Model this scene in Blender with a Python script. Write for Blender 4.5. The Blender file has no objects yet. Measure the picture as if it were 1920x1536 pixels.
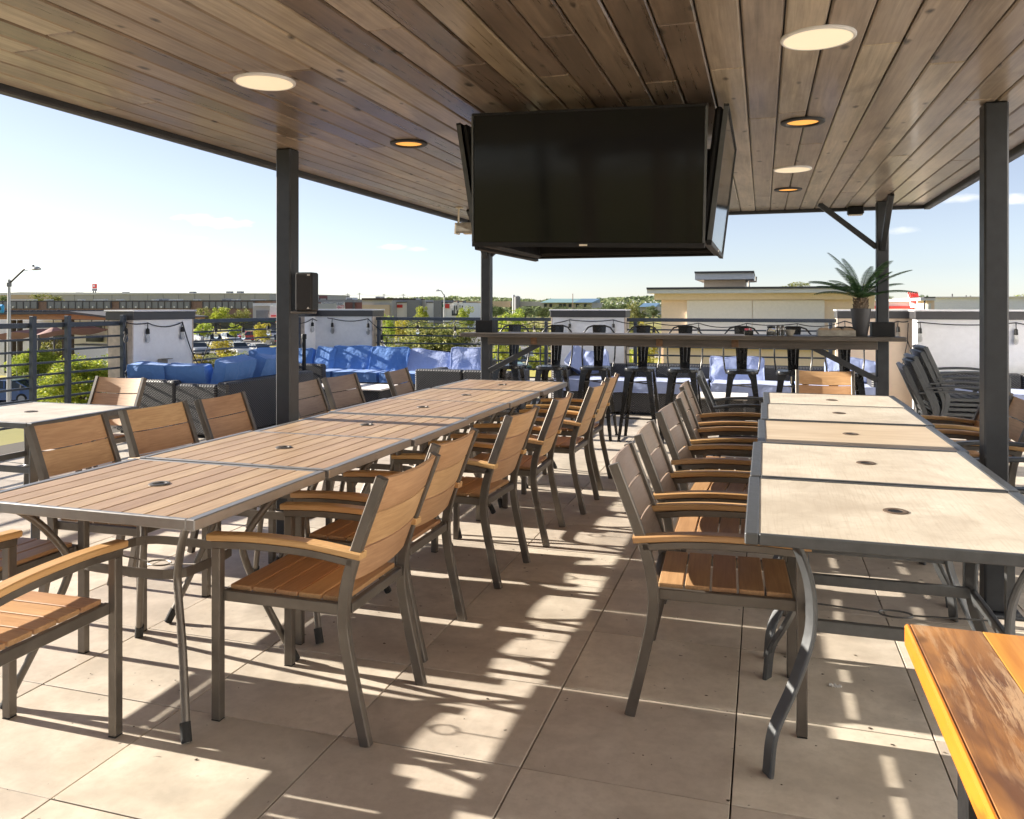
import bpy, math, random
from mathutils import Vector, Matrix, noise
R = math.radians
random.seed(7)
scene = bpy.context.scene
C = scene.collection

# ------------------------------------------------------------------ camera, sky, sun, exposure
F_PX, UV, VH, CX, CAM_H = 1520.0, 1430.0, 575.0, 960.0, 1.38
YAW = math.atan((UV - CX) / F_PX)
CA, SA = math.cos(YAW), math.sin(YAW)
cam = bpy.data.cameras.new('camera')
cam.sensor_width = 36.0
cam.lens = F_PX / 1920.0 * 36.0
cam.shift_y = -(768.0 - VH) / 1920.0
cam.clip_end = 5000.0
cam.clip_start = 0.05
cam_o = bpy.data.objects.new('camera', cam)
cam_o.location = (0, 0, CAM_H)
cam_o.rotation_euler = (R(90), 0, YAW)
C.objects.link(cam_o)
scene.camera = cam_o

SUN_EL = R(21.3)
world = bpy.data.worlds.new('World')
scene.world = world
world.use_nodes = True
wn, wl = world.node_tree.nodes, world.node_tree.links
bgn = wn['Background']
bgn.inputs[1].default_value = 0.051
sky = wn.new('ShaderNodeTexSky')
sky.sky_type = 'NISHITA'
sky.sun_disc = False
sky.sun_elevation = SUN_EL
sky.sun_rotation = R(270)
sky.air_density = 1.0
sky.dust_density = 1.0
sky.ozone_density = 2.2
sky.altitude = 2000


def wmath(op, a, b=None, c=None):
    n = wn.new('ShaderNodeMath')
    n.operation = op
    for i, x in enumerate((a, b, c)):
        if x is None:
            continue
        if isinstance(x, (int, float)):
            n.inputs[i].default_value = x
        else:
            wl.new(x, n.inputs[i])
    return n.outputs[0]


tc = wn.new('ShaderNodeTexCoord')
sep = wn.new('ShaderNodeSeparateXYZ')
wl.new(tc.outputs['Generated'], sep.inputs[0])
az = wmath('ARCTAN2', sep.outputs[0], sep.outputs[1])
el = wmath('ARCSINE', sep.outputs[2])
cn = wn.new('ShaderNodeTexNoise')
cn.inputs['Scale'].default_value = 60
cn.inputs['Detail'].default_value = 6
mp = wn.new('ShaderNodeMapping')
mp.inputs['Scale'].default_value = (1, 1, 2.4)
wl.new(tc.outputs['Generated'], mp.inputs[0])
wl.new(mp.outputs[0], cn.inputs[0])
cloud = None
for (u, v, wu, wv, s) in ((370, 409, 44, 10, 1.0), (415, 418, 60, 12, 1.0), (735, 463, 32, 7, .8), (782, 468, 24, 6, .6),
                          (1800, 372, 60, 8, .6), (1905, 374, 40, 10, .9), (1690, 432, 34, 7, .5), (330, 446, 60, 6, .3)):
    a0 = math.atan((u - CX) / F_PX) - YAW
    e0 = math.atan((VH - v) / math.hypot(F_PX, u - CX))
    wa, we = wu / F_PX, wv / F_PX
    q = wmath('ADD', wmath('POWER', wmath('ABSOLUTE', wmath('MULTIPLY', wmath('SUBTRACT', az, a0), 1 / wa)), 2.0),
              wmath('POWER', wmath('ABSOLUTE', wmath('MULTIPLY', wmath('SUBTRACT', el, e0), 1 / we)), 2.0))
    k = wmath('SUBTRACT', wmath('ADD', wmath('SUBTRACT', 1.0, q), wmath('MULTIPLY', cn.outputs[0], 2.2)), 1.25)
    cl = wn.new('ShaderNodeClamp')
    wl.new(wmath('MULTIPLY', k, .9 * s), cl.inputs[0])
    cl.inputs['Max'].default_value = s
    cloud = cl.outputs[0] if cloud is None else wmath('MAXIMUM', cloud, cl.outputs[0])
mixc = wn.new('ShaderNodeMix')
mixc.data_type = 'RGBA'
mixc.inputs['B'].default_value = (8.2, 7.9, 7.7, 1)
wl.new(wmath('MULTIPLY', cloud, 0.75), mixc.inputs['Factor'])
hs_ = wn.new('ShaderNodeHueSaturation')
hs_.inputs['Saturation'].default_value = 0.62
wl.new(sky.outputs[0], hs_.inputs['Color'])
tn_ = wn.new('ShaderNodeMix')
tn_.data_type, tn_.blend_type = 'RGBA', 'MULTIPLY'
tn_.inputs['Factor'].default_value = 1.0
tn_.inputs['B'].default_value = (1.0, .97, 1.0, 1)
wl.new(hs_.outputs[0], tn_.inputs['A'])
wl.new(tn_.outputs['Result'], mixc.inputs['A'])
wl.new(mixc.outputs['Result'], bgn.inputs[0])

sun = bpy.data.lights.new('sun', 'SUN')
sun.energy = 4.2
sun.angle = R(0.53)
sun.color = (1.0, 0.915, 0.79)
sun_o = bpy.data.objects.new('sun', sun)
d = Vector((math.cos(SUN_EL), 0.0, -math.sin(SUN_EL)))
sun_o.rotation_euler = d.to_track_quat('-Z', 'Y').to_euler()
C.objects.link(sun_o)

vs = scene.view_settings
vs.view_transform = 'Standard'
vs.look = 'None'
vs.exposure = 1.8
vs.gamma = 1.0
scene.cycles.use_denoising = True
scene.cycles.max_bounces = 9
scene.cycles.diffuse_bounces = 6
scene.cycles.glossy_bounces = 3
scene.cycles.use_adaptive_sampling = True
scene.cycles.adaptive_threshold = 0.02
scene.cycles.transparent_max_bounces = 8
scene.cycles.caustics_reflective = False
scene.cycles.caustics_refractive = False
scene.cycles.sample_clamp_indirect = 6.0


# ------------------------------------------------------------------ survey helpers (metres on the deck from sight lines)
def on_z(u, v, z):
    dd = (CAM_H - z) * F_PX / (v - VH)
    r = (u - CX) * dd / F_PX
    return (r * CA - dd * SA, r * SA + dd * CA)


def x_at(u, Y):
    t = (u - CX) / F_PX
    dd = Y / (t * SA + CA)
    return t * dd * CA - dd * SA


def z_at(u, v, Y):
    t = (u - CX) / F_PX
    dd = Y / (t * SA + CA)
    return CAM_H - (v - VH) * dd / F_PX


def y_at(u, X):
    t = (u - CX) / F_PX
    dd = X / (t * CA - SA)
    return t * dd * SA + dd * CA


# ------------------------------------------------------------------ mesh helpers
class MB:
    def __init__(s):
        s.v, s.f = [], []

    def add(s, vs_, fs):
        o = len(s.v)
        s.v += [tuple(p) for p in vs_]
        s.f += [tuple(i + o for i in f) for f in fs]
        return s

    def box(s, x0, x1, y0, y1, z0, z1, c=0.0):
        if c <= 0:
            p = [(x, y, z) for z in (z0, z1) for y in (y0, y1) for x in (x0, x1)]
            return s.add(p, [(0, 2, 3, 1), (4, 5, 7, 6), (0, 1, 5, 4), (2, 6, 7, 3), (0, 4, 6, 2), (1, 3, 7, 5)])
        c = min(c, (x1 - x0) * .45, (y1 - y0) * .45, (z1 - z0) * .45)
        vs_, idx = [], {}
        lo, hi = (x0, y0, z0), (x1, y1, z1)
        for sx in (0, 1):
            for sy in (0, 1):
                for sz in (0, 1):
                    for a in range(3):
                        p = []
                        for k, sg in enumerate((sx, sy, sz)):
                            q = hi[k] if sg else lo[k]
                            if k != a:
                                q += -c if sg else c
                            p.append(q)
                        idx[(sx, sy, sz, a)] = len(vs_)
                        vs_.append(p)
        fs = []
        cen = Vector(((x0 + x1) / 2, (y0 + y1) / 2, (z0 + z1) / 2))

        def face(ids):
            ps = [Vector(vs_[i]) for i in ids]
            n = (ps[1] - ps[0]).cross(ps[2] - ps[0])
            m = sum(ps, Vector()) / len(ps)
            fs.append(ids if n.dot(m - cen) > 0 else ids[::-1])
        for a in range(3):
            b, d_ = (a + 1) % 3, (a + 2) % 3
            for sg in (0, 1):
                ids = []
                for (sb, sd) in ((0, 0), (1, 0), (1, 1), (0, 1)):
                    k = [0, 0, 0]
                    k[a], k[b], k[d_] = sg, sb, sd
                    ids.append(idx[(*k, a)])
                face(ids)
            for sb in (0, 1):
                for sd in (0, 1):
                    k0, k1 = [0, 0, 0], [0, 0, 0]
                    k0[a], k1[a] = 0, 1
                    k0[b] = k1[b] = sb
                    k0[d_] = k1[d_] = sd
                    face([idx[(*k0, b)], idx[(*k1, b)], idx[(*k1, d_)], idx[(*k0, d_)]])
        for sx in (0, 1):
            for sy in (0, 1):
                for sz in (0, 1):
                    face([idx[(sx, sy, sz, a)] for a in range(3)])
        return s.add(vs_, fs)

    def sweep(s, path, w, t, side=(0, 1, 0), c=0.0):
        """rectangular section: w along side, t across; path of points"""
        side = Vector(side).normalized()
        P = [Vector(p) for p in path]
        n = len(P)
        rings = []
        for i in range(n):
            tg = (P[min(i + 1, n - 1)] - P[max(i - 1, 0)]).normalized()
            nr = side.cross(tg).normalized()
            a, b = side * (w / 2), nr * (t / 2)
            if c > 0:
                ca, cb = side * (w / 2 - c), nr * (t / 2 - c)
                rings.append([P[i] - a - cb, P[i] - ca - b, P[i] + ca - b, P[i] + a - cb, P[i] + a + cb, P[i] + ca + b, P[i] - ca + b, P[i] - a + cb])
            else:
                rings.append([P[i] - a - b, P[i] + a - b, P[i] + a + b, P[i] - a + b])
        return s._rings(rings, False)

    def _rings(s, rings, closed):
        k = len(rings[0])
        vs_ = [p for r in rings for p in r]
        fs = []
        n = len(rings)
        for i in range(n if closed else n - 1):
            j = (i + 1) % n
            for q in range(k):
                q2 = (q + 1) % k
                fs.append((i * k + q, i * k + q2, j * k + q2, j * k + q))
        if not closed:
            fs.append(tuple(range(k))[::-1])
            fs.append(tuple((n - 1) * k + q for q in range(k)))
        return s.add(vs_, fs)

    def tube(s, path, r, n=8, closed=False):
        P = [Vector(p) for p in path]
        m = len(P)
        rr = r if isinstance(r, (list, tuple)) else [r] * m
        rings = []
        prev = None
        for i in range(m):
            if closed:
                tg = (P[(i + 1) % m] - P[i - 1]).normalized()
            else:
                tg = (P[min(i + 1, m - 1)] - P[max(i - 1, 0)]).normalized()
            if prev is None:
                a = tg.orthogonal().normalized()
            else:
                a = (prev - tg * prev.dot(tg)).normalized()
            prev = a
            b = tg.cross(a)
            rings.append([P[i] + (a * math.cos(x) + b * math.sin(x)) * rr[i] for x in [2 * math.pi * q / n for q in range(n)]])
        return s._rings(rings, closed)

    def lathe(s, prof, n=16, at=(0, 0, 0), axis='z'):
        rings = []
        for (r, z) in prof:
            ring = []
            for q in range(n):
                a = 2 * math.pi * q / n
                p = (r * math.cos(a), r * math.sin(a), z)
                if axis == 'x':
                    p = (p[2], p[0], p[1])
                elif axis == 'y':
                    p = (p[0], -p[2], p[1])
                ring.append((p[0] + at[0], p[1] + at[1], p[2] + at[2]))
            rings.append(ring)
        return s._rings(rings, False)

    def prism(s, poly, a0, a1, axis='y'):
        """poly in the two other axes (x,z for y; y,z for x; x,y for z)"""
        def mk(p, a):
            return (p[0], a, p[1]) if axis == 'y' else ((a, p[0], p[1]) if axis == 'x' else (p[0], p[1], a))
        n = len(poly)
        vs_ = [mk(p, a0) for p in poly] + [mk(p, a1) for p in poly]
        fs = [tuple(range(n)), tuple(range(2 * n - 1, n - 1, -1))]
        for i in range(n):
            j = (i + 1) % n
            fs.append((i, i + n, j + n, j))
        return s.add(vs_, fs)

    def data(s, name, mat, smooth=None, fix=True):
        me = bpy.data.meshes.new(name)
        me.from_pydata(s.v, [], s.f)
        if fix:
            import bmesh
            bm = bmesh.new()
            bm.from_mesh(me)
            bmesh.ops.recalc_face_normals(bm, faces=bm.faces)
            bm.to_mesh(me)
            bm.free()
        if mat:
            me.materials.append(mat)
        if smooth:
            me.shade_smooth()
            me.set_sharp_from_angle(angle=R(smooth))
        me.update()
        return me


def obj(name, data, parent=None, loc=None, rot=None, scale=None):
    o = bpy.data.objects.new(name, data)
    C.objects.link(o)
    if parent:
        o.parent = parent
    if loc is not None:
        o.location = loc
    if rot is not None:
        o.rotation_euler = rot
    if scale is not None:
        o.scale = scale
    return o


def part(name, mb, mat, parent, smooth=None, **k):
    return obj(name, mb.data(name, mat, smooth), parent, **k)


def tag(o, label, cat, group=None):
    o['label'] = label
    o['category'] = cat
    if group:
        o['group'] = group
    return o


def thing(name, label, cat, loc=(0, 0, 0), rz=0.0, group=None, scale=None):
    o = obj(name, None, None, loc, (0, 0, rz), scale)
    o.empty_display_size = .1
    return tag(o, label, cat, group)


def solo(name, mb, mat, label, cat, group=None, smooth=None, **k):
    return tag(obj(name, mb.data(name, mat, smooth), None, **k), label, cat, group)


def struct(name, mb, mat, smooth=None, **k):
    o = obj(name, mb.data(name, mat, smooth), None, **k)
    o['kind'] = 'structure'
    return o


KIDS = {}


def kids(o):
    if o.name not in KIDS:
        KIDS[o.name] = [c for c in C.objects if c.parent == o]
    return KIDS[o.name]


def copy_tree(o, loc, rz, label, group=None, scale=None):
    r = o.copy()
    C.objects.link(r)
    r.location = loc
    r.rotation_euler = (0, 0, rz)
    if scale is not None:
        r.scale = scale
    r['label'] = label
    if group:
        r['group'] = group

    def rec(src, dst):
        for ch in kids(src):
            c = ch.copy()
            C.objects.link(c)
            c.parent = dst
            rec(ch, c)
    rec(o, r)
    return r


# ------------------------------------------------------------------ materials
class NT:
    def __init__(s, name):
        s.m = bpy.data.materials.new(name)
        s.m.use_nodes = True
        s.n, s.l = s.m.node_tree.nodes, s.m.node_tree.links
        s.b = s.n['Principled BSDF']

    def new(s, t, **k):
        n = s.n.new('ShaderNode' + t)
        for a, b in k.items():
            setattr(n, a, b)
        return n

    def put(s, x, sock):
        if isinstance(x, (int, float)):
            sock.default_value = x
        elif isinstance(x, (tuple, list)):
            sock.default_value = (*x, 1) if len(x) == 3 and sock.type == 'RGBA' else x
        else:
            s.l.new(x, sock)

    def math(s, op, a, b=0.0, c=0.0):
        n = s.new('Math', operation=op)
        for i, x in enumerate((a, b, c)):
            s.put(x, n.inputs[i])
        return n.outputs[0]

    def coord(s, scale=(1, 1, 1), rnd=False, kind='Object'):
        t = s.new('TexCoord')
        out = t.outputs[kind]
        if rnd:
            oi = s.new('ObjectInfo')
            k = s.new('VectorMath', operation='SCALE')
            k.inputs[0].default_value = (37.0, 91.0, 53.0)
            s.l.new(oi.outputs['Random'], k.inputs['Scale'])
            a = s.new('VectorMath', operation='ADD')
            s.l.new(out, a.inputs[0])
            s.l.new(k.outputs[0], a.inputs[1])
            out = a.outputs[0]
        mp_ = s.new('Mapping')
        mp_.inputs['Scale'].default_value = scale
        s.l.new(out, mp_.inputs[0])
        return mp_.outputs[0]

    def noise(s, co, scale, detail=4, rough=.55, dist=0.0):
        n = s.new('TexNoise')
        s.l.new(co, n.inputs['Vector'])
        n.inputs['Scale'].default_value = scale
        n.inputs['Detail'].default_value = detail
        n.inputs['Roughness'].default_value = rough
        n.inputs['Distortion'].default_value = dist
        return n.outputs['Fac']

    def ramp(s, fac, stops):
        r = s.new('ValToRGB')
        els = r.color_ramp.elements
        while len(els) < len(stops):
            els.new(.5)
        for e, (p, c) in zip(els, stops):
            e.position = p
            e.color = (c, c, c, 1) if isinstance(c, (int, float)) else (*c, 1)
        s.l.new(fac, r.inputs[0])
        return r.outputs[0]

    def mix(s, f, a, b, mode='MIX'):
        n = s.new('Mix', data_type='RGBA', blend_type=mode)
        s.put(f, n.inputs['Factor'])
        s.put(a, n.inputs['A'])
        s.put(b, n.inputs['B'])
        return n.outputs['Result']

    def vary(s, col, dv=.15, dh=.0):
        oi = s.new('ObjectInfo')
        h = s.new('HueSaturation')
        s.l.new(s.math('MULTIPLY_ADD', oi.outputs['Random'], 2 * dv, 1 - dv), h.inputs['Value'])
        if dh:
            s.l.new(s.math('MULTIPLY_ADD', oi.outputs['Random'], 2 * dh, .5 - dh), h.inputs['Hue'])
        s.put(col, h.inputs['Color'])
        return h.outputs[0]

    def bump(s, h, strength=.3, dist=.01):
        b = s.new('Bump')
        b.inputs['Strength'].default_value = strength
        b.inputs['Distance'].default_value = dist
        s.l.new(h, b.inputs['Height'])
        s.l.new(b.outputs[0], s.b.inputs['Normal'])

    def out(s, col=None, rough=.5, metal=0.0, spec=None, coat=0.0):
        if col is not None:
            s.put(col, s.b.inputs['Base Color'])
        s.put(rough, s.b.inputs['Roughness'])
        s.put(metal, s.b.inputs['Metallic'])
        if spec is not None:
            s.b.inputs['Specular IOR Level'].default_value = spec
        if coat:
            s.b.inputs['Coat Weight'].default_value = coat
            s.b.inputs['Coat Roughness'].default_value = .12
        return s.m


def plain(name, col, rough=.5, metal=0.0, mottle=.12, scale=6.0, bump=0.0, spec=None, vary=0.0):
    t = NT(name)
    co = t.coord(rnd=True)
    n = t.noise(co, scale, 5)
    c = t.mix(t.ramp(n, [(.3, 0.0), (.7, 1.0)]), tuple(x * (1 - mottle) for x in col), tuple(min(1, x * (1 + mottle)) for x in col))
    if vary:
        c = t.vary(c, vary)
    r = t.math('MULTIPLY_ADD', n, .25, rough - .12)
    if bump:
        t.bump(t.noise(co, scale * 12, 4), bump, .004)
    return t.out(c, r, metal, spec)


def wood(name, dark, light, grain='y', rough=.5, vary=.14, fine=1.0, coat=0.0, knots=0.0, dh=.006, bump=.12):
    t = NT(name)
    st = {'y': (1, .04, 1), 'x': (.04, 1, 1), 'z': (1, 1, .04)}[grain]
    co = t.coord(st, rnd=True)
    g = t.noise(co, 110 * fine, 5, .6, .4)
    b = t.noise(t.coord(tuple(.35 if q == 1 else .12 for q in st), rnd=True), 14, 4, .6, .3)
    f = t.math('ADD', t.math('MULTIPLY', g, .6), t.math('MULTIPLY', b, .5))
    c = t.mix(t.ramp(f, [(.38, 0.0), (.72, 1.0)]), dark, light)
    if knots:
        k = t.new('TexVoronoi', feature='F1', voronoi_dimensions='2D')
        t.l.new(t.coord((1, .5, 1), rnd=True), k.inputs['Vector'])
        k.inputs['Scale'].default_value = 5.2
        wob = t.math('MULTIPLY_ADD', t.noise(t.coord((1, 1, 1), rnd=True), 26, 3), .10, -.05)
        dk = t.math('ADD', k.outputs['Distance'], wob)
        dk = t.math('ADD', dk, t.math('MULTIPLY_ADD', t.math('FRACT', t.math('MULTIPLY', k.outputs['Color'], 7.3)), .055, -.012))
        km = t.ramp(dk, [(.03, 1.0), (.062, .6), (.095, 0.0)])
        sel = t.math('GREATER_THAN', k.outputs['Color'], .42)
        km = t.math('MULTIPLY', km, t.math('MULTIPLY', sel, knots))
        c = t.mix(km, c, tuple(x * .14 for x in dark))
        st2 = t.noise(t.coord((.5, .16, 1), rnd=True), 5, 4, .7, 1.2)
        c = t.mix(t.math('MULTIPLY', t.ramp(st2, [(.52, 0.0), (.70, 1.0)]), .55), c, tuple(x * .45 for x in dark))
    c = t.vary(c, vary, dh)
    if bump:
        t.bump(g, bump, .003)
    return t.out(c, t.math('MULTIPLY_ADD', g, .2, rough - .1), 0, None, coat)


M = {}
M['steel'] = plain('charcoal_steel', (.032, .035, .040), .5, .2, .18, 18, .12)
M['frame'] = plain('bronze_frame', (.145, .128, .110), .42, .55, .2, 9, .08)
M['rim_metal'] = plain('brushed_rim', (.27, .265, .26), .38, .6, .06, 30, .04)
M['frame_b'] = plain('gunmetal_frame', (.10, .105, .11), .4, .55, .1, 30, .05)
M['black'] = plain('black_plastic', (.012, .012, .013), .5, 0, .2, 20, .1, .25)
M['rubber'] = plain('black_rubber', (.02, .02, .02), .8, 0, .1, 20)
M['gloss_black'] = plain('gloss_black_metal', (.012, .012, .013), .26, .0, .2, 8, 0)
M['chair_slat'] = wood('chair_slat', (.40, .22, .10), (.60, .375, .20), 'y', .5, .12)
M['seat_slat'] = wood('seat_slat', (.36, .19, .085), (.56, .33, .165), 'y', .48, .10)
M['arm_wood'] = wood('arm_wood', (.46, .26, .10), (.64, .40, .18), 'x', .45, .08)
M['table_slat'] = wood('table_slat', (.27, .172, .10), (.44, .308, .20), 'y', .5, .12, .8)
t = NT('pale_top')
co = t.coord((1, 1, 1), rnd=True)
b1 = t.noise(co, 3.5, 6, .65, .6)
g1 = t.noise(t.coord((1, .03, 1), rnd=True), 190, 4, .6, .35)
sp1 = t.noise(co, 60, 3)
c = t.mix(t.ramp(b1, [(.32, 0.0), (.68, 1.0)]), (.46, .40, .32), (.63, .575, .485))
c = t.mix(t.math('MULTIPLY', t.ramp(g1, [(.50, 0.0), (.66, 1.0)]), .34), c, (.36, .28, .20))
c = t.mix(t.math('MULTIPLY', t.ramp(sp1, [(.60, 0.0), (.72, 1.0)]), .35), c, (.31, .26, .205))
st_ = t.noise(co, 1.7, 5, .7, 1.5)
c = t.mix(t.math('MULTIPLY', t.ramp(st_, [(.52, 0.0), (.68, 1.0)]), .45), c, (.36, .30, .235))
M['pale_top'] = t.out(t.vary(c, .05), t.math('MULTIPLY_ADD', b1, .25, .38))
M['pale_top_worn'] = wood('pale_top_worn', (.42, .32, .21), (.60, .51, .385), 'x', .5, .05, .5, 0, 0, .004, .05)
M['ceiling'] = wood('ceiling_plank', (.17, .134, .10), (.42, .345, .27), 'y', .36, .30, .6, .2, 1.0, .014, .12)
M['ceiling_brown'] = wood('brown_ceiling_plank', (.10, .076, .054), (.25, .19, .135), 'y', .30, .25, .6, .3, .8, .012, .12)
M['bar_wood'] = wood('bar_wood', (.05, .042, .034), (.12, .10, .083), 'x', .5, .1, .6)
M['white'] = plain('white_stucco', (.86, .86, .86), .85, 0, .04, 20, .5)
M['cream'] = plain('cream_stucco', (.84, .67, .51), .85, 0, .04, 12, .4)
M['pale_wall'] = plain('pale_stucco', (.84, .79, .74), .85, 0, .04, 12, .4)
M['stone'] = plain('travertine', (.55, .46, .38), .7, 0, .22, 14, .4)
M['cap'] = plain('dark_flashing', (.07, .068, .07), .45, .4, .1, 8)
M['capw'] = plain('white_trim', (.68, .68, .69), .6, 0, .04, 8)
M['gray_wood'] = plain('weathered_wood', (.33, .30, .25), .8, 0, .25, 25, .3)
M['clay'] = plain('pot_charcoal', (.042, .042, .046), .55, 0, .15, 9, .1)
M['offwhite'] = plain('cream_enamel', (.74, .66, .52), .45, 0, .03, 20)
M['rust'] = plain('orange_reflector', (.55, .24, .06), .35, .5, .2, 60, .2)
M['white_plastic'] = plain('white_plastic', (.7, .69, .66), .45)
M['brick'] = plain('brown_brick', (.26, .165, .13), .85, 0, .18, 3)
M['metal_panel'] = plain('grey_siding', (.20, .205, .22), .6, .1, .08, 2)
M['pale_metal'] = plain('pale_siding', (.42, .41, .40), .7, 0, .05, .6)
M['tan_wall'] = plain('tan_wall', (.56, .44, .32), .8, 0, .06, .6)
M['dark_panel'] = plain('dark_panel', (.075, .072, .078), .7, 0, .1, 2)
M['maroon'] = plain('maroon_wall', (.17, .075, .068), .8, 0, .12, 3)
M['soffit'] = wood('soffit_boards', (.33, .14, .05), (.5, .25, .10), 'x', .5, .05, .05)
M['red'] = plain('red_metal', (.62, .045, .035), .45)
M['blue_roof'] = plain('blue_roof', (.12, .22, .34), .5, .1, .08, .2)
M['teal_roof'] = plain('teal_roof', (.20, .33, .34), .5, .1, .08, .2)
M['blue_sign'] = plain('blue_sign', (.03, .30, .62), .4)
M['pole'] = plain('galvanised_pole', (.45, .45, .45), .5, .5, .06, 4)
M['window'] = plain('window_glass', (.03, .04, .05), .12, 0, .2, 2)
M['trunk'] = plain('bark', (.09, .068, .048), .9, 0, .3, 10, .3)
M['tent'] = plain('tent_cloth', (.30, .17, .15), .8, 0, .1, 1)
M['green_awning'] = plain('green_awning', (.05, .22, .09), .7)
M['asphalt'] = plain('asphalt', (.115, .11, .105), .9, 0, .15, .35)
M['concrete'] = plain('concrete', (.46, .42, .37), .9, 0, .1, .4)
M['white_paint'] = plain('white_paint', (.72, .72, .70), .7)

t = NT('lamp_lens')
t.b.inputs['Emission Color'].default_value = (1, .42, .08, 1)
t.b.inputs['Emission Strength'].default_value = .30
M['lens'] = t.out((.7, .36, .08), .5)
t = NT('lit_diffuser')
t.b.inputs['Emission Color'].default_value = (1, .80, .52, 1)
t.b.inputs['Emission Strength'].default_value = .17
M['diffuser'] = t.out((.82, .76, .64), .5)
t = NT('clear_glass')
t.b.inputs['Transmission Weight'].default_value = .92
t.b.inputs['IOR'].default_value = 1.12
M['glass'] = t.out((.95, .95, .93), .04)
t = NT('screen_glass')
M['screen'] = t.out((.006, .006, .007), t.math('MULTIPLY_ADD', t.noise(t.coord(), 9, 4), .12, .03), 0, .24)

# floor tiles
t = NT('floor_tile')
co = t.coord((1, 1, 1), rnd=True)
n1 = t.noise(co, 3.2, 6, .62, .4)
n2 = t.noise(co, 22, 5, .7)
n3 = t.noise(t.coord((1, 1, 1), kind='Object', rnd=True), 1.6, 3, .6, .8)
c = t.mix(t.ramp(n1, [(.3, 0.0), (.72, 1.0)]), (.50, .435, .355), (.66, .59, .50))
c = t.mix(t.math('MULTIPLY', t.ramp(n2, [(.42, 0.0), (.72, 1.0)]), .4), c, (.36, .305, .24))
c = t.mix(t.math('MULTIPLY', t.ramp(n3, [(.48, 0.0), (.70, 1.0)]), .55), c, (.27, .235, .195))
c = t.mix(t.ramp(t.noise(co, 34, 2, .4), [(.735, 0.0), (.78, .75)]), c, (.09, .07, .055))
c = t.vary(c, .10, .006)
t.bump(n2, .12, .003)
M['tile'] = t.out(c, t.math('MULTIPLY_ADD', n1, .25, .42))
M['grout'] = plain('dark_grout', (.07, .058, .046), .9, 0, .2, 30)

# wicker
t = NT('wicker_weave')
co = t.coord((1, 1, 1))
sp = t.new('SeparateXYZ')
t.l.new(co, sp.inputs[0])
hx = t.math('ADD', sp.outputs[0], sp.outputs[1])
sx = t.math('SINE', t.math('MULTIPLY', hx, 2 * math.pi / .034))
sz = t.math('SINE', t.math('MULTIPLY', sp.outputs[2], 2 * math.pi / .026))
wv = t.math('MULTIPLY_ADD', t.math('MULTIPLY', sx, sz), .5, .5)
c = t.mix(t.ramp(wv, [(.25, 0.0), (.85, 1.0)]), (.016, .016, .018), (.085, .083, .085))
t.bump(wv, .8, .008)
M['wicker'] = t.out(c, .5)

# fabric
def fabric(name, col):
    t = NT(name)
    co = t.coord((1, 1, 1), rnd=True)
    n = t.noise(co, 3.0, 4, .55, .8)
    c = t.mix(n, tuple(x * .84 for x in col), tuple(min(1, x * 1.12) for x in col))
    w = t.noise(co, 7, 3, .5, 1.6)
    f = t.noise(co, 260, 2)
    t.bump(t.math('MULTIPLY_ADD', f, .06, w), .55, .03)
    t.b.inputs['Sheen Weight'].default_value = .15
    return t.out(t.vary(c, .05), .85)


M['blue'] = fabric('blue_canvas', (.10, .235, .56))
M['lilac'] = fabric('sunlit_blue_canvas', (.33, .395, .62))  # same blue canvas with the sunlight put into its colour, for lit cushions

# reclaimed plank table
t = NT('reclaimed_plank')
co = t.coord((1, .06, 1), rnd=True)
g = t.noise(co, 60, 5, .65, .5)
b = t.noise(t.coord((.6, .16, 1), rnd=True), 11, 5, .65, .8)
c = t.mix(t.ramp(g, [(.3, 0.0), (.7, 1.0)]), (.24, .10, .03), (.50, .24, .08))
wf_ = t.noise(t.coord((1, .09, 1), rnd=True), 42, 7, .72, .9)
wear = t.math('MULTIPLY', t.ramp(b, [(.40, 0.0), (.52, 1.0)]), t.ramp(wf_, [(.50, 0.0), (.555, 1.0)]))
dk_ = t.ramp(t.noise(t.coord((.8, .2, 1), rnd=True), 7, 4, .6, .6), [(.42, 0.0), (.58, .9)])
c = t.mix(dk_, c, (.11, .05, .03))
c = t.mix(t.math('MULTIPLY', wear, .7), c, (.54, .36, .21))
k = t.ramp(t.noise(t.coord((1, .5, 1), rnd=True), 9, 2), [(.68, 0.0), (.78, 1.0)])
c = t.mix(k, c, (.05, .022, .012))
t.bump(g, .25, .004)
M['reclaimed'] = t.out(c, .38, 0, None, .35)
t = NT('amber_plank')
co = t.coord((1, .05, 1), rnd=True)
g = t.noise(co, 50, 5, .6, .3)
c = t.mix(t.ramp(g, [(.3, 0.0), (.75, 1.0)]), (.46, .17, .025), (.66, .32, .06))
t.bump(g, .12, .003)
M['amber'] = t.out(t.vary(c, .12, .01), .34, 0, None, .35)
t = NT('amber_edge')
g = t.noise(t.coord((1, .05, 1)), 70, 4)
c = t.mix(g, (.48, .14, .008), (.64, .24, .018))
c = t.mix(t.ramp(t.noise(t.coord((1, .25, 1)), 14, 5, .7), [(.56, 0.0), (.66, .8)]), c, (.30, .09, .01))
M['amber_edge'] = t.out(c, .4, 0, None, .2)


def leaf_mat(name, c1, c2, c3):
    t = NT(name)
    g = t.new('NewGeometry')
    rp = g.outputs['Random Per Island']
    c = t.ramp(rp, [(.0, c1), (.55, c2), (1.0, c3)])
    c = t.vary(c, .1, .012)
    tr = t.new('BsdfTranslucent')
    t.l.new(c, tr.inputs[0])
    t.put(c, t.b.inputs['Base Color'])
    t.b.inputs['Roughness'].default_value = .6
    mx = t.new('MixShader')
    mx.inputs[0].default_value = .4
    t.l.new(t.b.outputs[0], mx.inputs[1])
    t.l.new(tr.outputs[0], mx.inputs[2])
    t.l.new(mx.outputs[0], t.n['Material Output'].inputs[0])
    return t.m


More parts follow.
